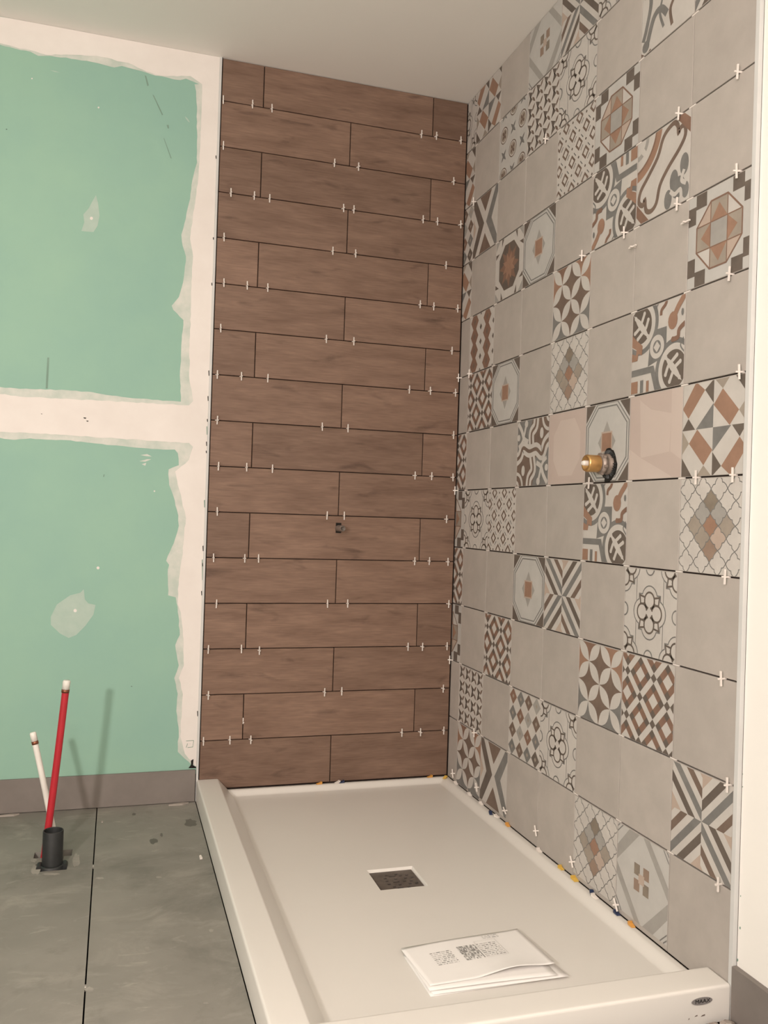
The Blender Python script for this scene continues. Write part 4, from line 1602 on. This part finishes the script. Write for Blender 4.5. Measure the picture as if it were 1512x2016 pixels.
def ywall(px, py, z):
    p = at(px, py, 0, -0.007)
    return p.y


for px, py, r, txt in MOSP:
    y = ywall(px, py, 0)
    place_spacer(2, (0.001, y, ZJ(r) + rsp.uniform(-.001, .001)), (rsp.uniform(-.05, .05), rsp.uniform(-.06, .06), math.pi + rsp.uniform(-.35, .05)),
                 'white cross spacer on the patterned wall, ' + txt, 'spacers standing in the patterned wall')
for px, py, r, txt in ((906, 742, 0, 'halfway up'), (901, 966, 2, 'below mid height'), (886, 1299.6, 5, 'low down')):
    p = at(px, py, 0, -0.006)
    place_spacer(2, (-0.001, -0.012, ZJ(r)), (0, 0, math.pi - .5), 'white spacer poking out of the corner of both tiled walls, ' + txt, 'spacers in the corner')
# two level spacers in upright joints
for px, py, c, txt in ((1245.7, 489, 5, 'left'), (1349.4, 441, 6, 'right')):
    p = at(px, py, 0, 0)
    place_spacer(2, (0.001, YJ(c), p.z), (math.pi / 2, 0, math.pi), 'white spacer set sideways below the lily tile, the %s of the two' % txt,
                 'sideways spacers in the patterned wall')
# loose spacers leaning low on the wall
for px, py, rx, txt in ((892.4, 1523, .5, 'in the corner by the petal tile'), (939.4, 1550.4, .7, 'between the petal tile and the saltire tile'),
                        (995, 1596, 1.2, 'at the right foot of the saltire tile'), (1056, 1636, .6, 'between the two lowest plain tiles'),
                        (1127, 1697, .7, 'left of the lower quatrefoil lattice tile'), (1214, 1782, .8, 'at the foot of the pale cross tile')):
    p = at(px, py, 0, -0.006)
    place_spacer(2, (0.0, p.y, p.z), (rx, 0, math.pi - .15), 'small white spacer low on the patterned wall, ' + txt, 'spacers low on the patterned wall')
# flush crosses where the joints meet
b = MB()
b.box((-.0002, -.011, -.0014), (.003, .011, .0014), M_SPACER)
b.box((0.0006, -.0007, -.011), (.003, .0007, .011), M_SPACER)
flush = b.build('tile_spacer')
first[3] = flush
for r in range(-4, 7):
    for c in range(7):
        place_spacer(3, (0.0012, YJ(c), ZJ(r)), (0, 0, 0),
                     'flush spacer in patterned wall, %s joint down, %s joint from the corner' % (ORD[r + 5], ORD[c + 1]),
                     'flush spacers in the patterned wall')
# flush spacers in the floor joint
for k, (py, txt) in enumerate(((1705, 'beside the black drain pipe'), (1943, 'near the bottom of the view'))):
    p = at(182 if k == 0 else 170, py, 2, 0)
    b = MB()
    b.box((-.0016, -.010, -.004), (.0016, .010, -.0002), M_FLOORDUST)
    b.box((-.0014, -.0014, -.0022), (.0014, .0014, -.0001), M_SPACER)
    tag(b.build('tile_spacer', loc=(XJ, p.y, 0)), 'dusty spacer sunk in the floor joint, ' + txt, 'tile spacer', 'spacers in the floor joint')

# ------------------------------------------------------------------ wedges along the foot of the walls


def wedge_mesh(mt, l, wd, h):
    b = MB()
    P = [(-l / 2, -wd / 2, 0), (l / 2, -wd / 2, 0), (l / 2, wd / 2, 0), (-l / 2, wd / 2, 0), (l / 2, -wd / 2, h), (l / 2, wd / 2, h), (-l / 2, -wd / 2, .0012), (-l / 2, wd / 2, .0012)]
    b.mesh(P, [(0, 3, 2, 1), (1, 2, 5, 4), (6, 4, 5, 7), (0, 1, 4, 6), (3, 7, 5, 2), (0, 6, 7, 3)], mt)
    b.box((l / 2 - .004, -wd / 2 - .0003, h - .0008), (l / 2 + .0005, wd / 2 + .0003, h + .0012), mt)
    for k in range(4):
        x = -l / 2 + .004 + k * l / 6
        b.box((x, -wd / 2 + .001, h * (x + l / 2) / l + .0006), (x + .0012, wd / 2 - .001, h * (x + l / 2) / l + .0016), mt)
    return b


ZL = 0.0328
WEDGES = [  # px, py, material, axis angle, length, label
    (628, 1541, M_ORANGE, 0.1, 'orange wedge on the tray ledge under the brown wall, leftmost of the wedges there', 'back'),
    (671, 1537.5, M_BLUE, 0.1, 'dark blue wedge on the tray ledge under the middle of the brown wall', 'back'),
    (664, 1539, M_SPACER, 0.3, 'white wedge lying against the dark blue one under the brown wall', 'back'),
    (846, 1528, M_ORANGE, 0.1, 'orange wedge under the right end of the brown wall', 'back'),
    (876, 1530, M_YELLOW, 0.7, 'amber wedge lying in the inner corner of the tray', 'back'),
    (900, 1541, M_SPACER, 1.6, 'white wedge under the patterned wall, nearest the corner', 'right'),
    (925, 1563, M_SPACER, 1.6, 'white wedge under the petal tile at the foot of the patterned wall', 'right'),
    (949, 1581, M_SPACER, 1.6, 'white wedge under the saltire tile at the foot of the patterned wall', 'right'),
    (966, 1600, M_BLUE, 1.3, 'dark blue wedge lying on the tray edge near the saltire tile', 'right'),
    (984, 1606, M_SPACER, 1.9, 'thin white wedge just right of the far dark blue wedge', 'right'),
    (1002, 1623, M_ORANGE, 1.5, 'orange wedge under the first low plain tile past the saltire tile', 'right'),
    (1064, 1673, M_SPACER, 1.6, 'white wedge under the joint of the two low plain tiles', 'right'),
    (1112, 1707, M_YELLOW, 1.6, 'small yellow wedge left of the quatrefoil lattice tile', 'right'),
    (1135, 1729, M_YELLOW, 1.5, 'large yellow wedge under the left end of the quatrefoil lattice tile', 'right'),
    (1173, 1756, M_BLUE, 1.2, 'dark blue wedge under the middle of the low quatrefoil lattice tile', 'right'),
    (1171, 1764, M_SPACER, 1.7, 'white wedge lying in front of the nearer dark blue wedge', 'right'),
    (1224, 1795, M_BLUE, 1.5, 'dark blue wedge under the left foot of the pale cross tile', 'right'),
    (1247, 1819, M_ORANGE, 1.5, 'orange wedge under the pale cross tile, nearest the camera', 'right')]
for px, py, mt, ang, label, side in WEDGES:
    p = at(px, py, 2, ZL + .004)
    if side == 'right': p.x = min(p.x, -0.0065)
    else: p.y = min(p.y, -0.0065)
    big = 'large' in label
    o = wedge_mesh(mt, .024 if big else .019, .010 if not big else .013, .0065).build('tile_wedge', loc=(p.x, p.y, ZL + .0001), )
    o.rotation_euler = (0, 0, math.pi / 2 * (1 if side == 'right' else 0) + (ang - (1.57 if side == 'right' else 0)))
    tag(o, label, 'tile wedge', 'wedges under the %s wall' % ('patterned' if side == 'right' else 'brown plank'))

# ------------------------------------------------------------------ debris


def rock(seed, r, mt, flat=.5, sub=2):
    bm = bmesh.new()
    bmesh.ops.create_icosphere(bm, subdivisions=sub, radius=r)
    rr = random.Random(seed)
    for q in bm.verts:
        q.co *= rr.uniform(.72, 1.18)
        q.co.z *= flat
        q.co.z += r * flat
    b = MB()
    b.bm(bm, mt)
    return b


def shard(pts, h, mt):
    b = MB()
    b.prism(pts, 0, h, mt)
    return b


for px, py, pts, label in ((20, 1606, [(-.030, -.006), (.012, -.008), (.026, .004), (.004, .007), (-.016, .004)], 'thin pale tile shard by the baseboard left of the pipes'),
                           (353, 1584, [(-.034, -.008), (.010, -.009), (.030, .004), (.012, .008), (-.010, .005)], 'thin pale tile shard by the baseboard near the shower tray')):
    p = at(px, py, 2, 0)
    o = shard(pts, .004, M_CHIP).build('tile_shard', loc=(p.x, min(p.y, -.022), 0.0003))
    tag(o, label, 'tile shard', 'tile shards along the baseboard')
p = at(395, 1689, 2, 0)
tag(shard([(-.003, -.012), (.004, -.010), (.002, .011), (-.003, .008)], .004, M_SPACER).build('spacer_fragment', loc=(p.x, p.y, .0003)), 'tiny broken white spacer piece on the grey floor beside the tray',
    'spacer')
p = at(201, 1619, 2, 0)
tag(shard([(-.002, -.006), (.003, -.005), (.002, .006), (-.002, .004)], .003, M_CHIP).build('tile_shard', loc=(p.x, p.y, .0003)), 'tiny pale chip on the grey floor right of the dark joint', 'tile shard')
for k, (x, y, r, mt, txt) in enumerate(((-.055, -1.530, .013, M_RUBBLE, 'farthest left of the lumps'), (-.028, -1.533, .015, M_RUBBLE, 'the largest and palest lump'),
                                        (-.020, -1.562, .010, M_RUBBLE, 'the lump nearest the camera'), (-.0165, -1.523, .008, M_GRATE, 'the small dark lump against the baseboard'))):
    tag(rock(40 + k, r, mt, .6).build('mortar_lump', loc=(x, y, .0002)), 'mortar crumb at the front right tray corner, ' + txt, 'rubble',
        'mortar crumbs at the tray corner')
